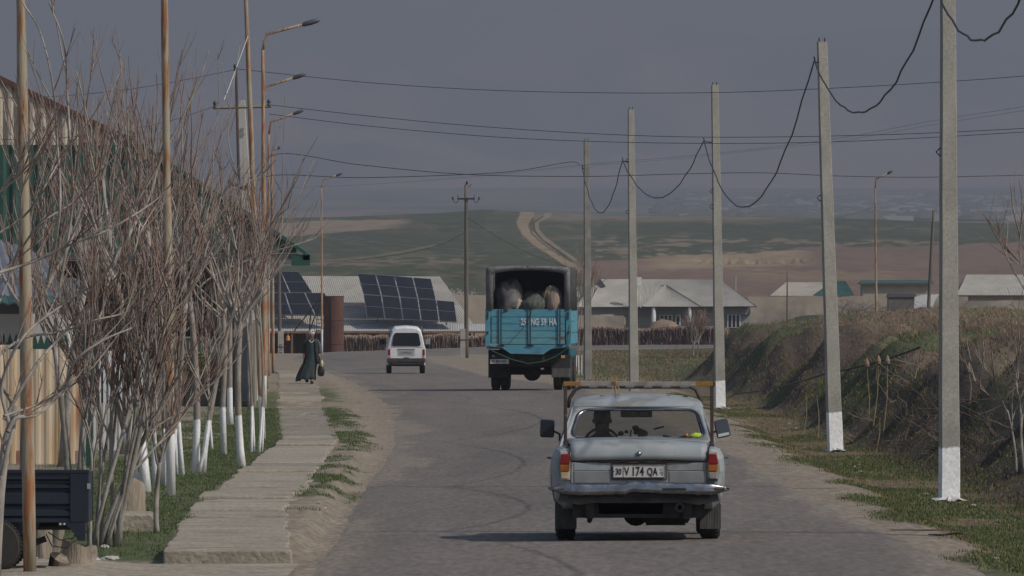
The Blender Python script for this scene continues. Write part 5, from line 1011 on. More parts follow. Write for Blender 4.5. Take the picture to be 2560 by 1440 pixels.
# the driver
dr = empty('person', cp + Vector((-.36, 2.22, .62)), 0, 'driver in dark clothes seen from behind through the grey car\'s rear window', 'person')
DC = M('driver_dark_cloth', (.012, .013, .016), rough=.9)
skin('body', [(0, .05, -.12), (0, 0, .15), (0, 0, .38), (0, .01, .47), (0, .04, .58), (0, .03, .68), (-.19, 0, .37), (-.25, .16, .20), (-.16, .42, .28), (.19, 0, .37), (.25, .16, .20), (.14, .42, .28), (-.12, .35, -.15), (.12, .35, -.15)],
     [(0, 1), (1, 2), (2, 3), (3, 4), (4, 5), (2, 6), (6, 7), (7, 8), (2, 9), (9, 10), (10, 11), (0, 12), (0, 13)], [.15, .15, .14, .062, .085, .08, .085, .06, .04, .085, .06, .04, .09, .09], DC, dr, 2)
m = MB(); m.lathe([(.01, -.12), (.06, -.10), (.078, -.03), (.085, .03), (.078, .08), (.045, .118), (.005, .125)], (0, .045, .635), n=16, sy=1.2); hh = m.build('head', M('driver_skin', (.10, .055, .04)), dr, smooth=True)
m = MB(); m.lathe([(.082, -.02), (.091, .03), (.084, .085), (.05, .125), (.005, .133)], (0, .035, .637), n=16, sy=1.2); m.build('hair', BLACK, dr, smooth=True)
for s in (-1, 1): m = MB(); m.lathe([(.003, -.028), (.014, -.01), (.016, .01), (.004, .028)], (s * .088, .05, .62), n=8); m.build('ear', bpy.data.materials['driver_skin'], dr); hand(dr, (s * .155, .42, .28), (s * .16, .47, .34), .9, s)
# ------------------------------------------------------------ the blue lorry
tpz = Vector((.46, 137.2 * K, .024)); tk = empty('truck', tpz, R(-3.2), 'lorry with a weathered blue tailboard and dark canvas cover', 'truck')
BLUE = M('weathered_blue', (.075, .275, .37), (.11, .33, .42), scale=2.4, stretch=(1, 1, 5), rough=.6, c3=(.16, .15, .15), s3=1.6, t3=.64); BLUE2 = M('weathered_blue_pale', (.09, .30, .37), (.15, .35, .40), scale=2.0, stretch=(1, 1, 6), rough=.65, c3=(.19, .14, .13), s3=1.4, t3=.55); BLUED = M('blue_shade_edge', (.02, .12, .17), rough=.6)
zs = [1.315, 1.50, 1.70, 1.90, 2.10, 2.325]
for i in range(5):
    m = MB(); m.box((0, .02, (zs[i] + zs[i + 1]) / 2), (2.10 if i < 4 else 2.14, .045, zs[i + 1] - zs[i] - .014)); m.build('plank', (BLUE2, BLUE2, BLUE, BLUE, BLUE)[i], tk, bevel=.006)
m = MB(); m.box((0, .05, 1.83), (2.12, .02, 1.0)); m.build('tailboard_backing', BLUED, tk)
for s in (-1, 1):
    m = MB(); m.box((s * 1.155, .03, 1.80), (.15, .07, 1.05)); m.build('corner_post', BLUE, tk, bevel=.01)
    m = MB(); m.box((s * 1.15, -.02, 2.15), (.03, .05, .22)); m.build('latch', DARKM, tk, bevel=.005)
    m = MB(); m.box((s * 1.155, -.02, 1.66), (.045, .05, .07)); m.build('latch', DARKM, tk)
m = MB(); m.prism([(-1.21, 1.305), (1.21, 1.305), (1.20, 1.25), (.66, 1.19), (.43, 1.03), (-.50, 1.05), (-.74, 1.21), (-1.20, 1.27)], -.01, .03); m.build('lower_sill', BLUE, tk, bevel=.006)
for x in (-.80, .035, .885):
    m = MB(); m.box((x - .035, -.018, 1.83), (.016, .03, 1.02)); m.box((x + .035, -.018, 1.83), (.016, .03, 1.02)); st = m.build('strap', DARKM, tk); m = MB(); m.box((x, -.008, 1.83), (.055, .02, 1.0)); m.build('strap_face', BLUE, tk); m = MB(); m.box((x + .03, -.03, 1.295), (.19, .04, .03)); m.build('hinge', DARKM, tk)
WL = M('white_lettering', (.60, .66, .66), (.50, .58, .6), scale=30); 
for s_, x_ in (('25', -.13), ('NG', .195), ('59', .45), ('HA', .71)): text(tk, s_, (x_, -.022, 1.955), .265, WL, bold=.009, sx=.58, ext=.003)
m = MB(); m.tube([(-.60, -.03, 1.30), (-.1, -.035, 1.82), (.10, -.035, 2.25)], .006, 4); m.build('shadow_line', DARKM, tk)  # thin dark tube stands in for the diagonal shadow line across the tailboard
for s in (-1, 1):    # sideboards
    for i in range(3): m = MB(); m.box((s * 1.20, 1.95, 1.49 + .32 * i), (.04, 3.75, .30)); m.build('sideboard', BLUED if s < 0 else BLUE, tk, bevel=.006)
m = MB(); m.box((0, 1.95, 1.24), (2.36, 3.8, .10)); m.build('bed_floor', WOOD, tk)
CAN = M('canvas_dark', (.045, .047, .05), (.075, .077, .08), scale=2.2, rough=.9, c3=(.10, .10, .10), s3=3, t3=.62, bump=.6); CANL = M('canvas_light_edge', (.12, .12, .125), (.20, .20, .205), scale=4, stretch=(1, 1, 1), rough=.9, bump=1)
def arch(hw, zt, zs_, n=15, zb=2.30):
    P = [(-hw, zb), (-hw * .995, zs_ - .08), (-hw * .985, zs_ - .02), (-hw * .95, zs_ + .02)] + [(hw * .95 * (2 * k / n - 1), zs_ + .02 + (zt - zs_ - .02) * math.sin(math.pi * k / n) ** .7) for k in range(1, n)]; return P + [(hw * .95, zs_ + .02), (hw * .985, zs_ - .02), (hw * .995, zs_ - .08), (hw, zb)]
rws = []
for k in range(14):
    y = 3.75 * k / 13; sg = .03 * math.sin(k * math.pi * 4 / 13) ** 2; rws.append([(x * (1 - .2 * sg) + .008 * math.sin(k + z * 3), y, z - sg * (z > 2.9)) for x, z in arch(1.20, 3.56, 3.50)])
m = MB(); m.grid(rws); cv = m.build('canvas_cover', CAN, tk, smooth=True, solid=.02)
oa = arch(1.205, 3.565, 3.505); ia = arch(1.02, 3.44, 3.33); m = MB(); m.grid([[(x, -.01 + .02 * math.sin(i * 1.3), z) for i, (x, z) in enumerate(oa)], [((x * .5 + a_ * .5), -.035 + .02 * math.sin(i * 2.1), z * .5 + b_ * .5) for i, ((x, z), (a_, b_)) in enumerate(zip(oa, ia))], [(x + .02, .0 + .015 * math.sin(i), z) for i, (x, z) in enumerate(ia)]]); m.build('canvas_flap', CANL, tk, smooth=True, solid=.015)
m = MB(); m.grid([[(x, 3.74, z) for x in np.linspace(-1.15, 1.15, 3)] for z in (2.3, 3.45)]); m.build('front_canvas', CAN, tk, solid=.02)
for y in (.05, 1.3, 2.5, 3.7): m = MB(); m.tube([(x * .97, y, z - .03) for x, z in arch(1.19, 3.53, 3.46)], .016, 5); m.build('bow', DARKM, tk)
m = MB(); m.box((0, -.02, 3.545), (.035, .03, .035)); m.build('bow_knob', INK, tk)
# cab and chassis
m = MB(); m.prism([(3.95, .9), (3.95, 2.55), (4.2, 2.72), (5.2, 2.70), (5.5, 2.0), (6.4, 1.85), (6.5, .9)], -1.05, 1.05, 'x'); m.build('cab', BLUED, tk, bevel=.08, seg=3)
m = MB(); m.box((0, 3.945, 2.1), (1.2, .02, .5)); m.build('cab_window', WG, tk)
mm = MB(); mm.box((-1.40, 5.0, 1.97), (.17, .06, .32)); mi = mm.build('door_mirror', BLACK, tk, bevel=.04, seg=3); mm = MB(); mm.tube([(-1.05, 5.1, 1.8), (-1.36, 5.02, 1.85)], .02, 5); mm.build('mirror_arm', DARKM, mi)
for s in (-1, 1): m = MB(); m.box((s * .43, 3.1, .93), (.09, 6.0, .22)); m.build('chassis_rail', UNDER, tk)
m = MB(); m.box((0, .25, .93), (2.1, .12, .20)); m.box((0, 1.2, .78), (.5, .2, .28)); m.build('crossmember', UNDER, tk)
m = MB(); m.tube([(-.95, 1.9, .52), (.95, 1.9, .52)], .085, 10); m.lathe([(.05, -.28), (.20, -.2), (.26, 0), (.20, .2), (.05, .28)], (.02, 1.85, .52), axis='y', n=18); m.build('rear_axle', UNDER, tk)
m = MB(); m.box((-.1, 1.0, .80), (1.9, .9, .22)); m.build('spare_carrier', UNDER, tk, bevel=.05)
for x in (-1.03, -.76, .76, 1.03): wheel(tk, x, 1.9, .50, .235)
for x in (-.95, .95): wheel(tk, x, 5.6, .50, .25)
m = MB(); m.box((-.90, 1.25, .76), (.62, .02, .80)); m.build('mud_flap', UNDER, tk)
m = MB(); m.box((0, 2.6, .72), (1.5, 1.2, .55)); m.build('gearbox_mass', UNDER, tk, bevel=.06)
m = MB(); m.box((-.93, 1.2, .28 + .42), (.52, .02, .10)); 
tp_ = MB(); tp_.box((0, 0, 0), (.54, .012, .13)); p2 = tp_.build('number_plate', PLATEW, tk, bevel=.003); p2.location = (-.83, .17, .83); text(p2, '25 809 NGA', (0, -.009, 0), .10, INK, bold=.002, sx=.8)
m = MB(); m.box((.90, .75, .52), (.52, .42, .30)); m.build('tool_box', M('toolbox_grey', (.07, .075, .07), (.14, .14, .13), scale=3, stretch=(3, 1, 1), rough=.7), tk, bevel=.02)
m = MB(); m.box((.90, .55, .80), (.55, .02, .34)); m.build('mud_flap', M('flap_grey', (.035, .038, .04), rough=.9), tk)
m = MB(); m.box((.99, .10, .965), (.11, .05, .08)); m.build('marker_lamp', M('marker_amber', (.55, .33, .12), rough=.4), tk, bevel=.008)
m = MB(); m.box((-1.0, .10, .985), (.09, .05, .08)); m.build('marker_lamp', M('marker_dark', (.06, .05, .05)), tk)
m = MB(); m.box((.40, .2, .62), (.09, .03, .05)); m.build('tow_hook', GRYB, tk)
m = MB(); m.tube([(-1.19, -.04, 1.26), (-1.0, -.02, 1.12), (-.5, 0, .90), (0, 0, .77), (.45, 0, .83), (.8, 0, .98), (1.12, -.03, 1.20), (1.22, -.05, 1.6), (1.215, -.03, 1.9)], .012, 5); m.build('green_rope', M('rope_green', (.05, .13, .09), rough=.9), tk, smooth=True)
# the load
LR = Matrix.Rotation(R(-3.2), 4, 'Z')
def sack(c, r, sx, sz, mat, label, seed, sy=1.4):
    m = MB(); rr = random.Random(seed); rws = []
    for i in range(11):
        ph = math.pi * i / 10; L_ = []
        for k in range(18): a_ = 2 * math.pi * k / 18; q = r * (1 + .11 * math.sin(3 * a_ + seed + 2 * ph) + .08 * math.sin(5 * ph + seed + 2 * a_) + .05 * math.sin(7 * a_ - 3 * ph) + rr.uniform(-.05, .05)); L_.append((q * sx * math.sin(ph) ** .8 * math.cos(a_), q * sy * math.sin(ph) ** .8 * math.sin(a_), q * sz * math.cos(ph)))
        L_.append(L_[0]); rws.append(L_)
    m.grid(rws); o = m.build('sack', mat, smooth=True); o.location = tpz + (LR @ Vector(c)); o.rotation_euler = (0, R(seed * 7 % 20 - 10), R(-3)); return tag(o, label, 'sack')
sack((.73, .42, 2.50), .34, .92, 1.28, M('sack_tan', (.36, .28, .22), (.24, .185, .155), scale=5, stretch=(5, 1, .5), rough=.95), 'tan bulging bale at the right of the lorry load', 3, 1.2)
sack((.18, .60, 2.36), .46, 1.15, .92, M('tarp_dark', (.045, .055, .048), (.12, .13, .11), scale=5, stretch=(4, 1, 1), rough=.8), 'dark green wrapped bundle in the middle of the lorry load', 5)
sack((-.58, .75, 2.50), .50, .85, 1.30, M('sack_shaded_grey', (.09, .085, .085), (.17, .16, .155), scale=4, rough=.9), 'grey sack slumped at the left of the lorry load', 2)  # grey darkened to paint in the shade at this side of the load
sack((-.30, .36, 2.38), .20, .70, 1.45, M('sack_pale', (.40, .36, .31), (.30, .27, .23), scale=6, rough=.9), 'small pale sack edge showing above the blue tailboard', 4)
m = MB(); m.grid([[(.26 + .22 * u - .10 * v, -.02 + .05 * u, .32 - .38 * v + .06 * math.sin(3 * u)) for u in np.linspace(0, 1, 6)] for v in np.linspace(0, 1, 6)]); o = m.build('cloth_rag', M('cream_cloth', (.42, .34, .22), (.30, .24, .16), scale=8, rough=.9), smooth=True, solid=.012); o.location = tpz + (LR @ Vector((.25, .22, 2.62))); tag(o, 'cream cloth folded over the bale in the lorry', 'cloth')
# ------------------------------------------------------------ the white minibus
vz = Vector((-3.78, 171.8 * K, .024)); vn = empty('minibus', vz, R(1.5), 'small white minibus with dark rear window driving away', 'van')
def vh(wb, wm, ws, wr, zr_, zt): return [(0, .30), (wb, .30), (wb, .46), (wm, .60), (wm, .88), (wm - .035, .98), (ws, 1.28), (wr, zr_), (wr - .10, zt - .02), (wr - .22, zt), (0, zt + .02)]
m = MB(); loft(m, [(0.03, vh(.64, .655, .555, .47, 1.50, 1.60)), (.10, vh(.67, .685, .59, .51, 1.55, 1.66)), (.5, vh(.68, .695, .60, .525, 1.57, 1.69)), (1.8, vh(.68, .70, .61, .53, 1.58, 1.70)), (2.5, vh(.68, .70, .60, .52, 1.56, 1.66)), (3.0, vh(.67, .69, .56, .48, 1.30, 1.36)), (3.25, vh(.64, .66, .50, .42, 1.0, 1.02))])
vb = m.build('body', WHITEP, vn, smooth=False, bevel=.03, seg=3)
vb2 = vb; boolean_arches(vb, [(.64, .62, .27, .30, .34), (-.64, .62, .27, .30, .34), (.64, 2.6, .27, .30, .34), (-.64, 2.6, .27, .30, .34)])
vd = M('van_window_dark', (.014, .016, .022), rough=.25)
def rr_poly(P, r=.06, n=4):
    out = []; N2 = len(P)
    for i in range(N2):
        a_, b_, c_ = Vector((*P[i - 1], 0)), Vector((*P[i], 0)), Vector((*P[(i + 1) % N2], 0)); u = (a_ - b_).normalized() * r; v = (c_ - b_).normalized() * r
        for k in range(n + 1): t = k / n; q = b_ + u * (1 - t) ** 2 + v * t ** 2; out.append((q.x, q.y))
    return out
m = MB(); m.prism(rr_poly([(-.525, .985), (.525, .985), (.435, 1.455), (-.435, 1.455)], .09), -.006, .03); m.build('rear_window', vd, vn)
m = MB(); m.prism(rr_poly([(-.57, .40), (.57, .40), (.575, .93), (.555, .955), (-.555, .955), (-.575, .93)], .03), .006, .03); m.build('tailgate', WHITEP, vn, bevel=.006)
m = MB(); m.box((0, .004, .76), (.62, .02, .27)); m.build('plate_recess', M('van_recess', (.45, .45, .46)), vn, bevel=.01)
m = MB(); m.box((0, -.008, .865), (.60, .02, .05)); m.build('plate_trim', M('van_trim_grey', (.20, .20, .22), rough=.4), vn, bevel=.008)
m = MB(); m.box((0, -.012, .75), (.50, .01, .11)); p3 = m.build('number_plate', M('plate_dusty', (.38, .36, .34), (.30, .28, .27), scale=20), vn); text(p3, '25 D 382 CB', (0, -.02, .75), .075, M('ink_soft', (.10, .09, .09)), bold=.001, sx=.8)
m = MB(); m.box((0, -.006, .56), (.20, .03, .04)); m.build('tailgate_handle', INK, vn, bevel=.01)
m = MB(); m.box((0, .0, .47), (1.36, .10, .16)); m.box((0, .02, .36), (1.30, .10, .12)); m.build('bumper', M('bumper_dark', (.025, .024, .025), (.045, .04, .04), scale=5, rough=.7), vn, bevel=.03)
m = MB(); m.prism([(-.62, .40), (.62, .40), (.5, .26), (-.5, .26)], .10, .3); m.build('underbody', UNDER, vn)
for s in (-1, 1):
    m = MB(); m.box((s * .622, .012, .755), (.085, .04, .22)); l_ = m.build('tail_light', REDL, vn, bevel=.01); m = MB(); m.box((s * .622, .012, .615), (.085, .04, .05)); m.build('clear_lens', CLR, l_)
    m = MB(); m.box((s * .46, -.052, .42), (.12, .012, .045)); m.build('reflector', M('reflector_red', (.16, .012, .02), rough=.3), vn)
    m = MB(); m.box((s * .82, 2.75, 1.13), (.16, .07, .20)); mi = m.build('door_mirror', M('mirror_blue_black', (.012, .016, .04)) if s < 0 else M('mirror_bright', (.30, .32, .35), metal=.5, rough=.3), vn, bevel=.02); m = MB(); m.tube([(s * .66, 2.78, 1.08), (s * .75, 2.75, 1.12)], .018, 5); m.build('mirror_arm', INK, mi)
    m = MB(); m.prism(rr_poly([(.4, 1.02), (2.4, 1.02), (2.3, 1.42), (.5, 1.42)], .07), s * .58, s * .585, 'x'); 
    sw = m.build('side_window', vd, vn); sw.rotation_euler = (0, R(-s * 12.5), 0); sw.location = (s * .335, 0, .0 + .10)
    sw.location = (s * .31, 0, .155)
for x in (-.60, .60):
    for y in (.62, 2.6): wheel(vn, x, y, .27, .155)
# ------------------------------------------------------------ bare trees and bushes
def path(rr, p, d, L, n, up, jit):
    P = [Vector(p)]; d = Vector(d).normalized()
    for k in range(n):
        d = (d + Vector((rr.uniform(-jit, jit), rr.uniform(-jit, jit), rr.uniform(-jit, jit) + up))).normalized(); P.append(P[-1] + d * (L / n))
    return P
def taper(r0, r1, n): return [r0 + (r1 - r0) * k / (n - 1) for k in range(n)]
def along(P, t):
    f = t * (len(P) - 1); i = min(int(f), len(P) - 2); return P[i].lerp(P[i + 1], f - i), (P[i + 1] - P[i]).normalized()
def bare_tree(px, D, label, seed, stems, limbs=6, shoots=8, twigs=5, limbL=1.3, shootL=1.5, twigL=.55, r=.055, spread=.8, up=.10, white=True, name='bare_tree', cat='tree', group=None, base=None, lo=.0, tilt=0.0, rs=1.0):
    """stems: list of (dx, dy, height, lean x, radius scale) relative to the foot"""
    rr = random.Random(seed); b = on(px, D, -.03) if base is None else base; ro = empty(name, b, 0, label, cat, group); tm_ = MB(); cm = MB(); wm = MB()
    for (dx, dy, h, lx, rsc) in stems:
        n = 7; bow = rr.uniform(-.06, .06); P = [Vector((dx + lx * (k / n) ** 1.2 + bow * math.sin(math.pi * k / n), dy + .05 * math.sin(k + seed), h * k / n)) for k in range(n + 1)]; R0 = r * rsc
        one = MB(); one.tube(P, [R0 * (1.25 if k == 0 else 1 - .045 * k) for k in range(n + 1)], 8); one.build('trunk', BARKW if white else BARK, ro, smooth=True)
        for i in range(limbs):
            t = rr.uniform(.90, 1.0) if i else 1.0; 
            if lo and rr.random() < lo: t = rr.uniform(.45, .9)
            q, td = along(P, t); a_ = 2 * math.pi * (i + rr.random() * .7) / limbs; sp_ = spread * rr.uniform(.35, 1.1)
            L = limbL * rr.uniform(.7, 1.25); LP = path(rr, q, td + Vector((math.cos(a_) * sp_ + tilt, math.sin(a_) * sp_ * .8, .15)), L, 6, up, .17); cm.tube(LP, taper(R0 * .48 * rs, R0 * .26 * rs, 7), 5, False)
            for j in range(shoots):
                q2, d2 = along(LP, rr.uniform(.15, 1.0) if j else 1.0); a2 = rr.uniform(0, 6.28); s2 = rr.uniform(.15, .62)
                L2 = shootL * rr.uniform(.45, 1.25); SP = path(rr, q2, d2 + Vector((math.cos(a2) * s2, math.sin(a2) * s2, .25)), L2, 6, up * .8, .12); r2 = .0105 * rr.uniform(.8, 1.35) * rs
                (cm if j % 2 else wm).tube(SP, taper(r2, r2 * .42, 7), 4, False)
                for k in range(twigs):
                    q3, d3 = along(SP, rr.uniform(.25, .98)); a3 = rr.uniform(0, 6.28); s3 = rr.uniform(.25, .75); TP = path(rr, q3, d3 + Vector((math.cos(a3) * s3, math.sin(a3) * s3, .2)), twigL * rr.uniform(.4, 1.3), 3, up, .07); wm.tube(TP, taper(.0055 * rs, .0028 * rs, 4), 3, False)
    c = cm.build('crown', BARK, ro, smooth=True); w = wm.build('twigs', TWIG, ro, smooth=True); c['kind'] = 'stuff'; w['kind'] = 'stuff'; return ro
TG = 'bare trees with whitewashed trunks on the left verge'
bare_tree(604, 69.7, 'single straight whitewashed tree nearest the sidewalk, forking above head height', 1, [(0, 0, 2.15, -.02, 1)], 6, 4, 3, 1.1, .85, .4, spread=.95, up=.10, group=TG)
bare_tree(488, 67.5, 'whitewashed tree with a forked double trunk beside a bare soil patch', 2, [(0, 0, 2.5, -.08, 1), (.10, .05, 2.3, .42, .75), (.04, -.05, 1.1, .16, .5)], 4, 4, 3, 1.2, 1.1, .5, spread=.85, group=TG)
bare_tree(456, 66, 'slim whitewashed tree just right of the second lamp post', 3, [(0, 0, 3.0, -.15, .6), (-.09, .1, 2.7, -.30, .5)], 3, 4, 3, 1.0, 1.2, .5, spread=.7, group=TG)
bare_tree(400, 62, 'cluster of four thin whitewashed trunks left of the second lamp post', 4, [(-.16, .1, 3.2, -.25, .7), (-.06, 0, 3.4, -.1, .65), (.04, .1, 3.3, .05, .6), (.12, 0, 2.9, .2, .5)], 3, 4, 3, 1.1, 1.4, .5, spread=.8, group=TG)
bare_tree(366, 59.8, 'thick whitewashed trunk leaning left behind the pale stump', 5, [(0, 0, 2.9, -.42, 1.05), (-.08, .1, 2.5, -.62, .7)], 5, 4, 3, 1.4, 1.6, .5, spread=.95, group=TG)
bare_tree(636, 77, 'clump of thin whitewashed stems behind the nearest single tree', 6, [(-.05, 0, 2.4, -.10, .4), (.0, .05, 2.6, -.04, .38), (.07, 0, 2.2, .02, .4), (.12, .05, 2.5, -.05, .3)], 3, 5, 4, .9, 1.1, .45, spread=.6, group=TG)
bare_tree(530, 79, 'very thin whitewashed sapling on the grass behind the forked tree', 7, [(0, 0, 1.6, -.06, .4)], 4, 5, 3, .7, .8, .4, spread=.6, group=TG)
bare_tree(158, 70, 'grey tree trunk slanting up behind the blue trailer', 8, [(0, 0, 2.6, .30, 1.25)], 4, 4, 3, 1.6, 2.2, .6, spread=.55, up=.16, white=False)
bare_tree(575, 95, 'bare tree farther back in front of the concrete panel fence', 9, [(0, 0, 2.6, 0, 1.1)], 4, 4, 2, 1.1, 1.0, .5, spread=.75, group=TG)
bare_tree(310, 76, 'bare many-branched tree in front of the green corrugated wall', 10, [(0, 0, 2.5, .1, 1.1), (.2, .1, 2.3, .3, .9)], 4, 4, 3, 1.4, 1.7, .6, spread=.65, white=False)
bare_tree(420, 88, 'bare tree in the middle of the thicket behind the second lamp', 11, [(0, 0, 2.8, .0, 1.1), (.15, 0, 2.6, .2, .9)], 4, 4, 3, 1.3, 1.5, .6, spread=.7, white=False)
bare_tree(200, 64, 'bare bushy tree behind the right end of the blue trailer', 12, [(0, 0, 1.9, .15, .9), (-.15, .1, 1.9, -.2, .9)], 4, 5, 3, 1.2, 1.3, .55, spread=.75, white=False)
bare_tree(60, 58, 'bare tree at the left edge behind the trailer', 13, [(0, 0, 2.3, .1, 1.0)], 5, 4, 3, 1.3, 1.0, .5, spread=.9, white=False, tilt=.15)
bare_tree(695, 120, 'reddish bare bush by the roadside wall under the eaves', 14, [(0, 0, 2.6, .05, .8)], 4, 4, 3, .9, .9, .4, spread=.6, white=False, base=Vector((-5.95, 109 * K, 0)), tilt=.05)
# thick multi-stemmed bush beside the trailer
r9 = random.Random(21); st = [(r9.uniform(-.13, .18), r9.uniform(-.25, .25), r9.uniform(1.3, 2.3), r9.uniform(-.10, .55), r9.uniform(.28, .62)) for _ in range(13)]
bare_tree(262, 47.6, 'dense multi-stemmed bush growing beside the blue trailer', 15, st, 3, 4, 4, .8, .85, .4, r=.05, spread=.75, up=.05, white=False, name='bare_bush', cat='bush', lo=.45)
bare_tree(392, 49.2, 'slender leafless sapling at the edge of the ditch', 16, [(0, 0, .75, .03, .75)], 5, 4, 3, .55, .4, .3, r=.04, spread=.7, white=False, name='sapling', cat='sapling')
bare_tree(225, 47.5, 'thin leafless shoots between the trailer and the bush', 17, [(0, 0, 1.0, .02, .5), (.07, .1, 1.2, .05, .4)], 3, 4, 3, .6, .6, .35, r=.035, spread=.6, white=False, name='sapling', cat='sapling', lo=.4)
# foreground tree at the left edge whose long arms sweep to the upper right
b = on(-14, 42.0, -.03); ft_ = empty('bare_tree', b, 0, 'foreground tree at the far left with long arms curving up to the right', 'tree'); rr = random.Random(31)
tr = MB(); P = [Vector((0, 0, 0)), Vector((.02, 0, .35)), Vector((.05, 0, .8)), Vector((.10, .02, 1.25)), Vector((.20, .03, 1.55))]; tr.tube(P, [.055, .048, .043, .038, .032], 8); tr.build('trunk', BARK, ft_, smooth=True)
cm, wm = MB(), MB()
def arm(pts, r0, r1, tw=8):
    P = [at(x, y, 42.0 + rr.uniform(-.15, .15)) - b for x, y in pts]; Q = []
    PP = [P[0] * 2 - P[1]] + P + [P[-1] * 2 - P[-2]]
    for i in range(1, len(P)):
        for t in np.linspace(0, 1, 7, endpoint=False):
            a_, b_, c_, d_ = PP[i - 1], PP[i], PP[i + 1], PP[i + 2]; Q.append(.5 * ((2 * b_) + (c_ - a_) * t + (2 * a_ - 5 * b_ + 4 * c_ - d_) * t * t + (3 * b_ - a_ - 3 * c_ + d_) * t ** 3))
    Q.append(P[-1]); cm.tube(Q, taper(r0, r1, len(Q)), 6, False)
    for k in range(tw):
        q, d = along(Q, rr.uniform(.15, .98)); a_ = rr.uniform(0, 6.28); SP = path(rr, q, d * .8 + Vector((math.cos(a_) * .6, math.sin(a_) * .4, .35)), rr.uniform(.25, .85), 5, .08, .08); (wm if k % 3 else cm).tube(SP, taper(.0075, .003, 6), 4, False)
        for j in range(3): q3, d3 = along(SP, rr.uniform(.3, .95)); TP = path(rr, q3, d3 + Vector((rr.uniform(-.6, .6), rr.uniform(-.4, .4), .2)), rr.uniform(.1, .35), 3, .05, .06); wm.tube(TP, taper(.004, .002, 4), 3, False)
arm([(20, 1080), (40, 1045), (95, 1035), (160, 970), (190, 900), (260, 850), (330, 820)], .020, .008)
arm([(25, 1070), (5, 960), (60, 840), (160, 760), (260, 690), (300, 610)], .017, .006)
arm([(10, 1050), (60, 960), (100, 900), (170, 820), (250, 740), (330, 640), (350, 560)], .018, .006)
arm([(-20, 900), (60, 845), (150, 830), (240, 800), (330, 770), (420, 660)], .014, .005)
arm([(-30, 720), (40, 640), (100, 560), (190, 500), (260, 420)], .015, .005)
arm([(-30, 690), (80, 655), (180, 610), (270, 575), (390, 500), (450, 430)], .014, .005)
arm([(-30, 600), (60, 540), (110, 470), (150, 400), (200, 330)], .013, .004)
arm([(-30, 500), (30, 455), (95, 380), (120, 300)], .012, .004)
arm([(-30, 820), (20, 700), (50, 600), (55, 480), (85, 390)], .013, .004)
arm([(5, 1190), (20, 1120), (35, 1060), (30, 1010), (0, 960)], .022, .015, 3)
arm([(10, 1040), (120, 1000), (220, 930), (330, 800), (440, 745)], .012, .004)
arm([(120, 700), (150, 520), (142, 340), (130, 200), (100, 80), (60, 10)], .013, .005, 5); arm([(150, 720), (180, 520), (175, 350), (168, 230), (160, 110), (122, 5)], .013, .006, 5)
c_ = cm.build('crown', BARK, ft_, smooth=True); w_o = wm.build('twigs', TWIG, ft_, smooth=True); c_['kind'] = w_o['kind'] = 'stuff'
# long side branches leaning out over the sidewalk
sb = on(560, 76, -.03); s2 = empty('bare_tree', sb, 0, 'tree whose pale branches reach out over the sidewalk towards the right', 'tree', TG); b = sb
tr = MB(); tr.tube([Vector((0, 0, 0)), Vector((-.02, 0, .8)), Vector((.02, 0, 1.6)), Vector((.0, 0, 2.3))], [.05, .045, .04, .035], 8); tr.build('trunk', BARKW, s2, smooth=True); cm, wm = MB(), MB()
_at = at
def arm2(pts, r0, r1, tw):
    global at; k = at; 
    P0 = pts; globals()['at'] = lambda x, y, D: _at(x, y, D + 34); arm(P0, r0, r1, tw); globals()['at'] = _at
arm2([(560, 800), (500, 720), (620, 650), (730, 615), (800, 585), (795, 520)], .018, .006, 6); arm2([(560, 780), (620, 700), (680, 560), (740, 500), (785, 400)], .016, .005, 8); arm2([(560, 800), (640, 760), (700, 600), (705, 480), (712, 240)], .014, .005, 6); arm2([(555, 760), (590, 600), (600, 480), (570, 330), (600, 110)], .015, .006, 6); arm2([(550, 800), (480, 700), (560, 500), (650, 440), (690, 400)], .015, .005, 8)
arm2([(550, 820), (520, 620), (470, 420), (540, 300), (545, 130)], .014, .005, 6); arm2([(560, 780), (430, 640), (330, 420), (300, 130)], .015, .005, 8)
c_ = cm.build('crown', BARK, s2, smooth=True); w_o = wm.build('twigs', TWIG, s2, smooth=True); c_['kind'] = w_o['kind'] = 'stuff'
# right edge
bare_tree(2560, 66, 'bare pale-barked bush spreading up at the right edge', 41, [(0, 0, 1.0, -.05, .5), (.2, .1, 1.3, .1, .5), (-.1, .2, .9, -.12, .4), (.3, 0, 1.4, .15, .45)], 3, 4, 3, 1.1, .8, .4, r=.045, spread=.75, up=.07, white=False, name='bare_bush', cat='bush', lo=.3)
bare_tree(2660, 72, 'bare bush partly outside the frame on the bank at right', 42, [(-.2, 0, 1.3, -.1, .5), (.1, .1, 1.6, -.2, .5)], 3, 4, 3, 1.2, .9, .5, r=.045, spread=.8, up=.07, white=False, name='bare_bush', cat='bush', tilt=-.2)
bare_tree(1735, 225, 'small dark leafless tree beside the far road before the bank', 43, [(0, 0, .7, 0, .8), (.1, .1, .8, .1, .6)], 6, 7, 5, .8, .7, .5, spread=.9, white=False, rs=1.3)
bare_tree(1440, 165, 'clump of slim whitewashed birch-like stems just right of the lorry', 44, [(-.12, 0, 2.6, .05, .35), (-.02, .1, 2.9, .1, .35), (.1, 0, 2.7, .15, .35), (.2, .1, 2.4, .2, .3)], 3, 4, 3, .8, .8, .4, spread=.5, up=.12)
bare_tree(1225 + 20, 250, 'thin leafless tree behind the lorry', 45, [(0, 0, 1.0, 0, .6)], 5, 5, 4, .8, .8, .4, spread=.8, white=False, base=Vector((9.6, 300 * K, -.8)))
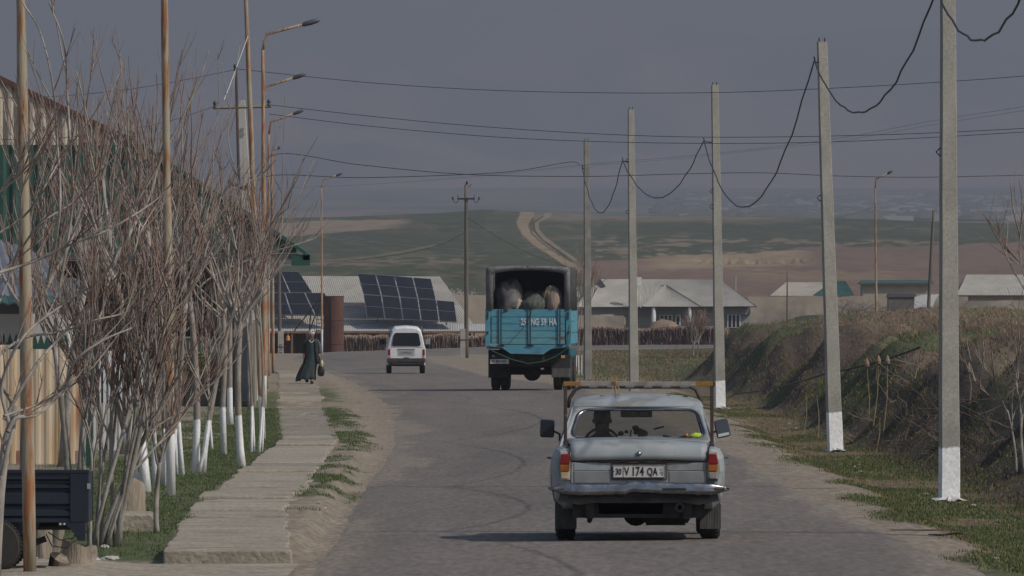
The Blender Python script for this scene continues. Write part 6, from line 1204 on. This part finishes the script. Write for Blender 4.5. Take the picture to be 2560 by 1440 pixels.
for i, (px, D, s) in enumerate(((1110, 322, 46), (1165, 325, 47), (1440, 330, 48))):
    bare_tree(px, D, ('white blossoming tree behind the shed beside the wooden pole', 'pale blossoming tree to the right of the wooden pole', 'dim leafless tree behind the first concrete pole')[i], s, [(0, 0, 1.6, 0, 1.2)], 8, 8, 6, 1.0, .9, .5, spread=1.0, white=False, rs=2.0)
bm = MB(); r5 = random.Random(77)
for k in range(900):
    px = r5.gauss(1140, 28); D = 323 + r5.uniform(-1, 1); p = at(px, 0, D); z = r5.gauss(2.75, .35) if px > 1080 else 2.5; s = r5.uniform(.04, .10); m_ = (p.x, D * K, z); bm.box(m_, (s, s, s), Matrix.Rotation(r5.random() * 3, 3, 'Y'))
tag(bm.build('blossom', M('blossom_white', (.50, .46, .46), (.36, .32, .33), scale=3)), 'pale spring blossom on the trees behind the wooden pole', 'blossom', kind='stuff')
sh = MB(); r5 = random.Random(6)
for k in range(700):
    c = Vector((r5.gauss(0, .13), r5.gauss(0, .12), abs(r5.gauss(.95, .16)))); d = Vector((r5.uniform(-1, 1), r5.uniform(-1, 1), r5.uniform(.2, 1))).normalized() * .10; n_ = d.cross(Vector((0, 1, 0))).normalized() * .012; sh.add([c - n_, c + n_, c + d], [(0, 1, 2)])
shr = empty('evergreen_shrub', on(488, 109, 0), 0, 'small rounded olive evergreen shrub in front of the concrete panel fence', 'shrub'); sh.build('foliage', M('olive_needles', (.05, .055, .015), (.08, .085, .025), scale=9), shr); m = MB(); m.tube([(0, 0, 0), (0, 0, .95)], .02, 6); m.build('stem', BARK, shr)
# thorny brush piled on the bank, dead reeds with seed heads
TWD = M('dead_twig_dark', (.085, .06, .05), (.16, .12, .10), scale=2.5, rough=.9)
def brush(px, D, n, rad, label, seed, L=.8, h0=.1, mat=TWD, zz=None):
    rr = random.Random(seed); b = on(px, D, 0) if zz is None else Vector((at(px, 0, D).x, D * K, zz)); m = MB()
    for k in range(n):
        X, Y = b.x + rr.gauss(0, rad), b.y + rr.gauss(0, rad * 1.6); p = Vector((X, Y, gw(X, Y) + rr.uniform(0, h0))); a_ = rr.uniform(0, 6.28); P = path(rr, p - b, Vector((math.cos(a_), math.sin(a_), rr.uniform(0, .8))), L * rr.uniform(.4, 1.4), 6, -.03, .22); m.tube(P, taper(.010, .004, 7), 3, False)
        for j in range(3): q, d = along(P, rr.uniform(.2, .9)); m.tube(path(rr, q, d + Vector((rr.uniform(-1, 1), rr.uniform(-1, 1), rr.uniform(-.3, .8))), L * .4, 4, 0, .2), taper(.006, .003, 5), 3, False)
    o = m.build('brush_pile', mat, smooth=True); o.location = b; return tag(o, label, 'brush', kind='stuff')
brush(2320, 82, 26, .35, 'tangle of reddish bare twigs at the foot of the bank beside the thick pole', 51)
brush(2470, 74, 22, .4, 'tangle of dark bare twigs low on the bank at the right edge', 52)
brush(2540, 76, 20, .6, 'thorny bare brush higher on the bank at the right edge', 53, 1.0, .3)
brush(2250, 88, 22, .6, 'loose bare brush on the middle of the bank slope', 54, .7, .1, TWIG)
brush(2150, 300, 160, 2.6, 'purple-grey thicket along the top of the bank below the cream wall', 55, 1.3, .3, M('thicket', (.10, .075, .075), (.16, .13, .13), scale=3), zz=1.6)
brush(2290, 200, 130, 1.6, 'dark bare thicket on the bank top below the dark hut', 56, .9, .3, M('thicket_dark', (.05, .037, .035), (.09, .07, .065), scale=3))
brush(2050, 270, 120, 2.0, 'pale grey thicket on the bank top left of the thicket below the hut', 57, 1.1, .3, M('thicket_pale', (.12, .095, .085), (.18, .15, .135), scale=3), zz=1.5)
brush(1720, 215, 60, .8, 'dark brush mound at the near end of the bank', 58, .6, .15, M('mound_brush', (.06, .045, .04), (.10, .08, .06), scale=3))
REED = M('reed_straw', (.26, .19, .11), (.34, .27, .17), scale=9)
for i, (px, D, ytop, lab) in enumerate(((2208, 86, 905, 'tallest dead reed with a feathery head'), (2172, 88, 912, 'dead reed with a feathery head, left of the tallest'), (2183, 87, 905, 'dead reed with a feathery head in the middle of the three'), (2425, 82, 925, 'lone dead reed with a tan head right of the thick pole'), (2045, 92, 990, 'bare straight reed stalk right of the second pole'), (2010, 96, 985, 'bare reed stalk behind the second pole'), (2190, 84, 1045, 'short headless reed stalk with a pale foot'))):
    b = on(px, D, 0); rr = random.Random(i); o = empty('dead_reed', b, 0, lab, 'reed', 'dead reeds below the bank'); T = at(px + rr.uniform(-8, 14), ytop, D) - b; m = MB(); m.tube([Vector((0, 0, 0)), T * .5 + Vector((.03, 0, 0)), T], [.012, .009, .005], 5); m.build('stalk', REED, o)
    if i < 4: m = MB(); m.lathe([(.005, -.06), (.045, -.03), (.05, .02), (.03, .08), (.005, .13)], T, n=8); m.build('seed_head', M('seed_head', (.28, .2, .13), (.2, .14, .09), scale=30), o)
# ------------------------------------------------------------ the blue cargo trailer, stumps and rubble
TB = M('dark_blue_enamel', (.012, .018, .032), (.018, .026, .042), scale=2, rough=.38, c3=(.03, .036, .05), s3=2, t3=.6)
tl = empty('cargo_trailer', (-4.55, 43.1 * K, .05), 0, 'dark blue steel cargo tricycle bed parked at the lower left corner', 'trailer'); O = Vector(tl.location); a = lambda x, y, D=43.1: at(x, y, D) - O
xr, xl_ = a(222, 0).x, -1.5; zt, zb2 = a(0, 1182).z, a(0, 1306).z
def sec(y0, z0, z1, n=1): pass
prof = [(0, zt), (0, zt - .055), (.03, zt - .07), (.03, zt - .095), (0, zt - .115), (0, zt - .135), (.028, zt - .15), (.028, zt - .165), (.0, zt - .19), (0, zt - .275), (.03, zt - .30), (.03, zt - .325), (0, zt - .35), (0, zt - .385), (.02, zt - .40), (.02, zb2 + .04), (0, zb2 + .03), (0, zb2)]
m = MB(); m.grid([[(x, y, z) for y, z in prof] for x in (xl_, xr - .17)]); m.build('side_panel', TB, tl, solid=.006)
m = MB(); m.box((xr - .085, .0, (zt + zb2) / 2), (.17, .03, zt - zb2)); m.build('corner_panel', TB, tl, bevel=.008)
m = MB(); m.box(((xl_ + xr) / 2, .005, zt + .012), (xr - xl_ + .01, .05, .035)); m.build('rim_rail', TB, tl, bevel=.008)
m = MB(); zl = a(0, 1352).z; m.prism([(xr - .20, zb2), (xr - .03, zb2), (xr - .03, zl), (xr - .10, zl), (xr - .13, zb2 - .10), (xr - .20, zb2 - .03)][::-1], -.01, .03); m.build('leg_bracket', TB, tl, bevel=.004)
m = MB(); m.grid([[(x, 1.1, z) for z in (zb2, zt)] for x in (xl_, xr)]); m.build('far_side', TB, tl, solid=.02); m = MB(); m.box(((xl_ + xr) / 2, .55, zb2 + .02), (xr - xl_ - .06, 1.06, .03)); m.build('bed_floor', TB, tl); m = MB(); m.box((xr - .02, .56, (zt + zb2) / 2), (.03, 1.05, zt - zb2)); m.build('tail_gate', TB, tl)
m = MB(); m.box((xr + .0, .0, zt - .12), (.03, .05, .05)); m.build('gate_latch', M('latch_bright', (.5, .5, .5), metal=.7, rough=.3), tl)
m = MB(); m.box((a(156, 0).x, -.02, a(0, 1310).z), (.075, .02, .035)); mk = m.build('side_marker', INK, tl)
for s in (-.018, .018): m = MB(); m.lathe([(.001, -.004), (.010, 0)], (a(156, 0).x + s, -.032, a(0, 1310).z), axis='y', n=10); m.build('screw', M('screw_bright', (.8, .8, .8), metal=.6, rough=.2), mk)
m = MB(); wx_ = a(-12, 0).x; m.prism([(wx_ + .10, zb2), (wx_ + .40, zb2), (wx_ + .34, zb2 - .13), (wx_ + .22, zb2 - .10)][::-1], .04, .08); m.build('mud_guard', TB, tl)
for y in (.15, .95): m = MB(); m.tube([(xl_, y, zb2 - .04), (xr - .1, y, zb2 - .04)], .03, 4); m.build('chassis_rail', BLACK, tl)
m = MB(); m.tube([(wx_, -.2, .23), (wx_, 1.3, .23)], .03, 8); m.build('axle', BLACK, tl); m = MB(); m.tube([(wx_ - .1, .12, .30), (wx_ + .30, .12, .24), (wx_ + .45, .12, .30)], .03, 5); m.build('leaf_spring', BLACK, tl)
def wheel_y(parent, x, y, r, w):
    m = MB(); m.lathe([(r * .64, -w / 2), (r * .88, -w / 2), (r * .98, -w * .36), (r, 0), (r * .98, w * .36), (r * .88, w / 2), (r * .64, w / 2)], (0, 0, 0), axis='y', n=40); t = m.build('wheel', TYRE, parent); t.location = (x, y, r)
    m = MB(); m.lathe([(r * .66, -w * .44), (r * .62, -w * .40), (r * .57, -w * .28), (r * .36, -w * .24), (r * .30, -w * .40), (.02, -w * .42)], (0, 0, 0), axis='y', n=32); m.build('rim', M('rim_silver', (.50, .52, .55), (.40, .42, .45), scale=8, rough=.4, metal=.15), t)
    m = MB()
    for k in range(44): a_ = 2 * math.pi * k / 44; m.box((r * 1.0 * math.cos(a_), 0, r * 1.0 * math.sin(a_)), (.014, w * .8, .022), Matrix.Rotation(-a_, 3, 'Y'))
    tr = m.build('tread', TYRE, t); tr['kind'] = 'stuff'; return t
wheel_y(tl, wx_, -.10, .24, .12); wheel_y(tl, wx_, 1.2, .24, .12)
m = MB(); m.tube([a(120, 1330), a(150, 1350), a(185, 1345), a(192, 1322)], .006, 5); m.tube([a(115, 1335), a(130, 1365), a(165, 1370), a(190, 1350)], .006, 5); m.build('brake_hose', BLACK, tl, smooth=True)
WOODC = M('cut_wood_pale', (.33, .28, .22), (.24, .20, .155), scale=5, stretch=(3, 3, .6), rough=.95, bump=.8, c3=(.15, .12, .09), s3=4, t3=.6); WOODD = M('stump_char', (.05, .04, .033), (.13, .10, .08), scale=4, stretch=(2, 2, .5), rough=.95, bump=1)
def stump(px, D, prof, label, mat, seed, lean=(0, 0), sy=1.0, name='tree_stump', cat='stump', top=None):
    rr = random.Random(seed); b = on(px, D, -.03); m = MB(); rws = []; n = 22; w = [rr.uniform(-.06, .06) for _ in range(n)]
    for i, (r, h) in enumerate(prof): rws.append([(r * (1 + w[k % n] + .10 * math.sin(3 * k * 6.283 / n + seed)) * math.cos(k * 6.283 / n) + lean[0] * h, r * sy * (1 + w[k % n]) * math.sin(k * 6.283 / n) + lean[1] * h, h + (.05 * math.cos(k * 6.283 / n + seed) * (i == len(prof) - 1))) for k in range(n + 1)])
    m.grid(rws); o = empty(name, b, 0, label, cat); m.build('bark', mat, o, smooth=True); m = MB(); L_ = rws[-1][:-1]; m.add(L_, [tuple(range(len(L_)))]); m.build('cut_face', top or WOODC, o); return o
stump(318, 50.5, [(.19, 0), (.165, .12), (.14, .3), (.13, .46), (.11, .52)], 'tall pale cut trunk stump beside the ditch', WOODC, 2, (.10, 0))
stump(196, 43.9, [(.20, 0), (.15, .08), (.13, .18), (.13, .24)], 'weathered split stump at the edge of the concrete apron under the trailer', WOODC, 3, (-.05, 0))
stump(150, 43.5, [(.12, 0), (.10, .08), (.085, .14)], 'charred dark stump left of the split stump', WOODD, 4)
stump(226, 45.2, [(.075, 0), (.07, .10), (.065, .13)], 'small round log end right of the split stump', WOODC, 5)
stump(105, 46.5, [(.10, 0), (.095, .3), (.09, .36)], 'upright sawn log under the trailer, leftmost', WOODC, 6)
stump(130, 46.8, [(.06, 0), (.055, .3), (.05, .42)], 'leaning sawn log under the trailer beside the upright one', WOODC, 7, (.25, 0))
stump(104, 45.4, [(.035, 0), (.034, .18), (.032, .22)], 'thin short log in front of the upright log', WOODC, 8)
RUB = M('rubble_white', (.55, .53, .48), (.40, .38, .33), scale=9, rough=1, bump=1); RUBT = M('rubble_tan', (.30, .26, .21), (.22, .19, .155), scale=6, rough=1, bump=1)
def stone(x, y, s, mat, label, seed, flat=.55, group=None):
    m = MB(); blob(m, (0, 0, s * flat * .5), s, 1.25, flat, seed, 9); o = m.build('stone', mat); o.location = (x, y, gw(x, y) - .01); o.rotation_euler = (0, 0, seed); return tag(o, label, 'stone', group)
G2 = 'white lime rubble by the ditch'
for i, (px, D, s) in enumerate(((215, 45.0, .06), (228, 45.3, .07), (240, 45.1, .05), (270, 46.0, .06), (285, 46.2, .05), (262, 47.5, .05), (205, 44.8, .045), (100, 46.2, .05))):
    p = on(px, D); stone(p.x, p.y, s, RUB, 'lump of white rubble lying between the stump and the ditch' if i < 7 else 'lump of white rubble under the trailer', i + 3, group=G2 if i < 7 else None)
cbk = MB(); p = on(338, 49.6); cbk.box((0, 0, .10), (.40, .45, .22)); o = cbk.build('concrete_block', CONC, bevel=.02); o.location = (p.x, p.y, p.z - .02); o.rotation_euler = (R(3), 0, R(8)); tag(o, 'broken concrete block lying between the stump and the sapling', 'concrete block')
r5 = random.Random(12); G3 = 'small stones scattered on the right verge'
for i in range(46):
    D = r5.uniform(46, 105); X = r5.uniform(4.2, 6.0); 
    if X / D * FPX + 1280 < 2600: stone(X, D * K, r5.uniform(.012, .04), RUB if r5.random() < .45 else RUBT, 'small stone lying on the grass and gravel of the right verge', i + 50, group=G3)
G4 = 'pebbles on the dirt between sidewalk and asphalt'
for i in range(40):
    D = r5.uniform(44, 95); X = np.interp(D, *roadL) - r5.uniform(.05, .8); stone(float(X), D * K, r5.uniform(.008, .022), RUB if r5.random() < .3 else RUBT, 'pebble lying on the dirt strip between sidewalk and asphalt', i + 120, group=G4)
for i, (px, D, s) in enumerate(((2172, 52, .05), (1795, 98, .04))): 
    p = on(px, D); stone(p.x, p.y, s, RUBT if i == 0 else RUB, ('flat brown clod on the gravel near the lower right', 'white paper-like lump on the grass right of the grey car')[i], i + 200, .3)
m = MB(); b = on(2380, 50.5); m.tube([(-.25, .0, .03), (-.1, .02, .02), (.05, 0, .04), (.22, .03, .02)], [.006, .012, .010, .004], 5); o = m.build('fallen_branch', WOODD, smooth=True); o.location = b; tag(o, 'dead stick lying on the gravel at lower right', 'stick')
m = MB(); b = on(2320, 51.5); m.tube([(-.4, .1, .02), (0, .0, .02), (.45, -.1, .03)], [.004, .008, .003], 4); o = m.build('fallen_branch', WOODD, smooth=True); o.location = b; tag(o, 'longer dead stick behind the first on the gravel', 'stick')
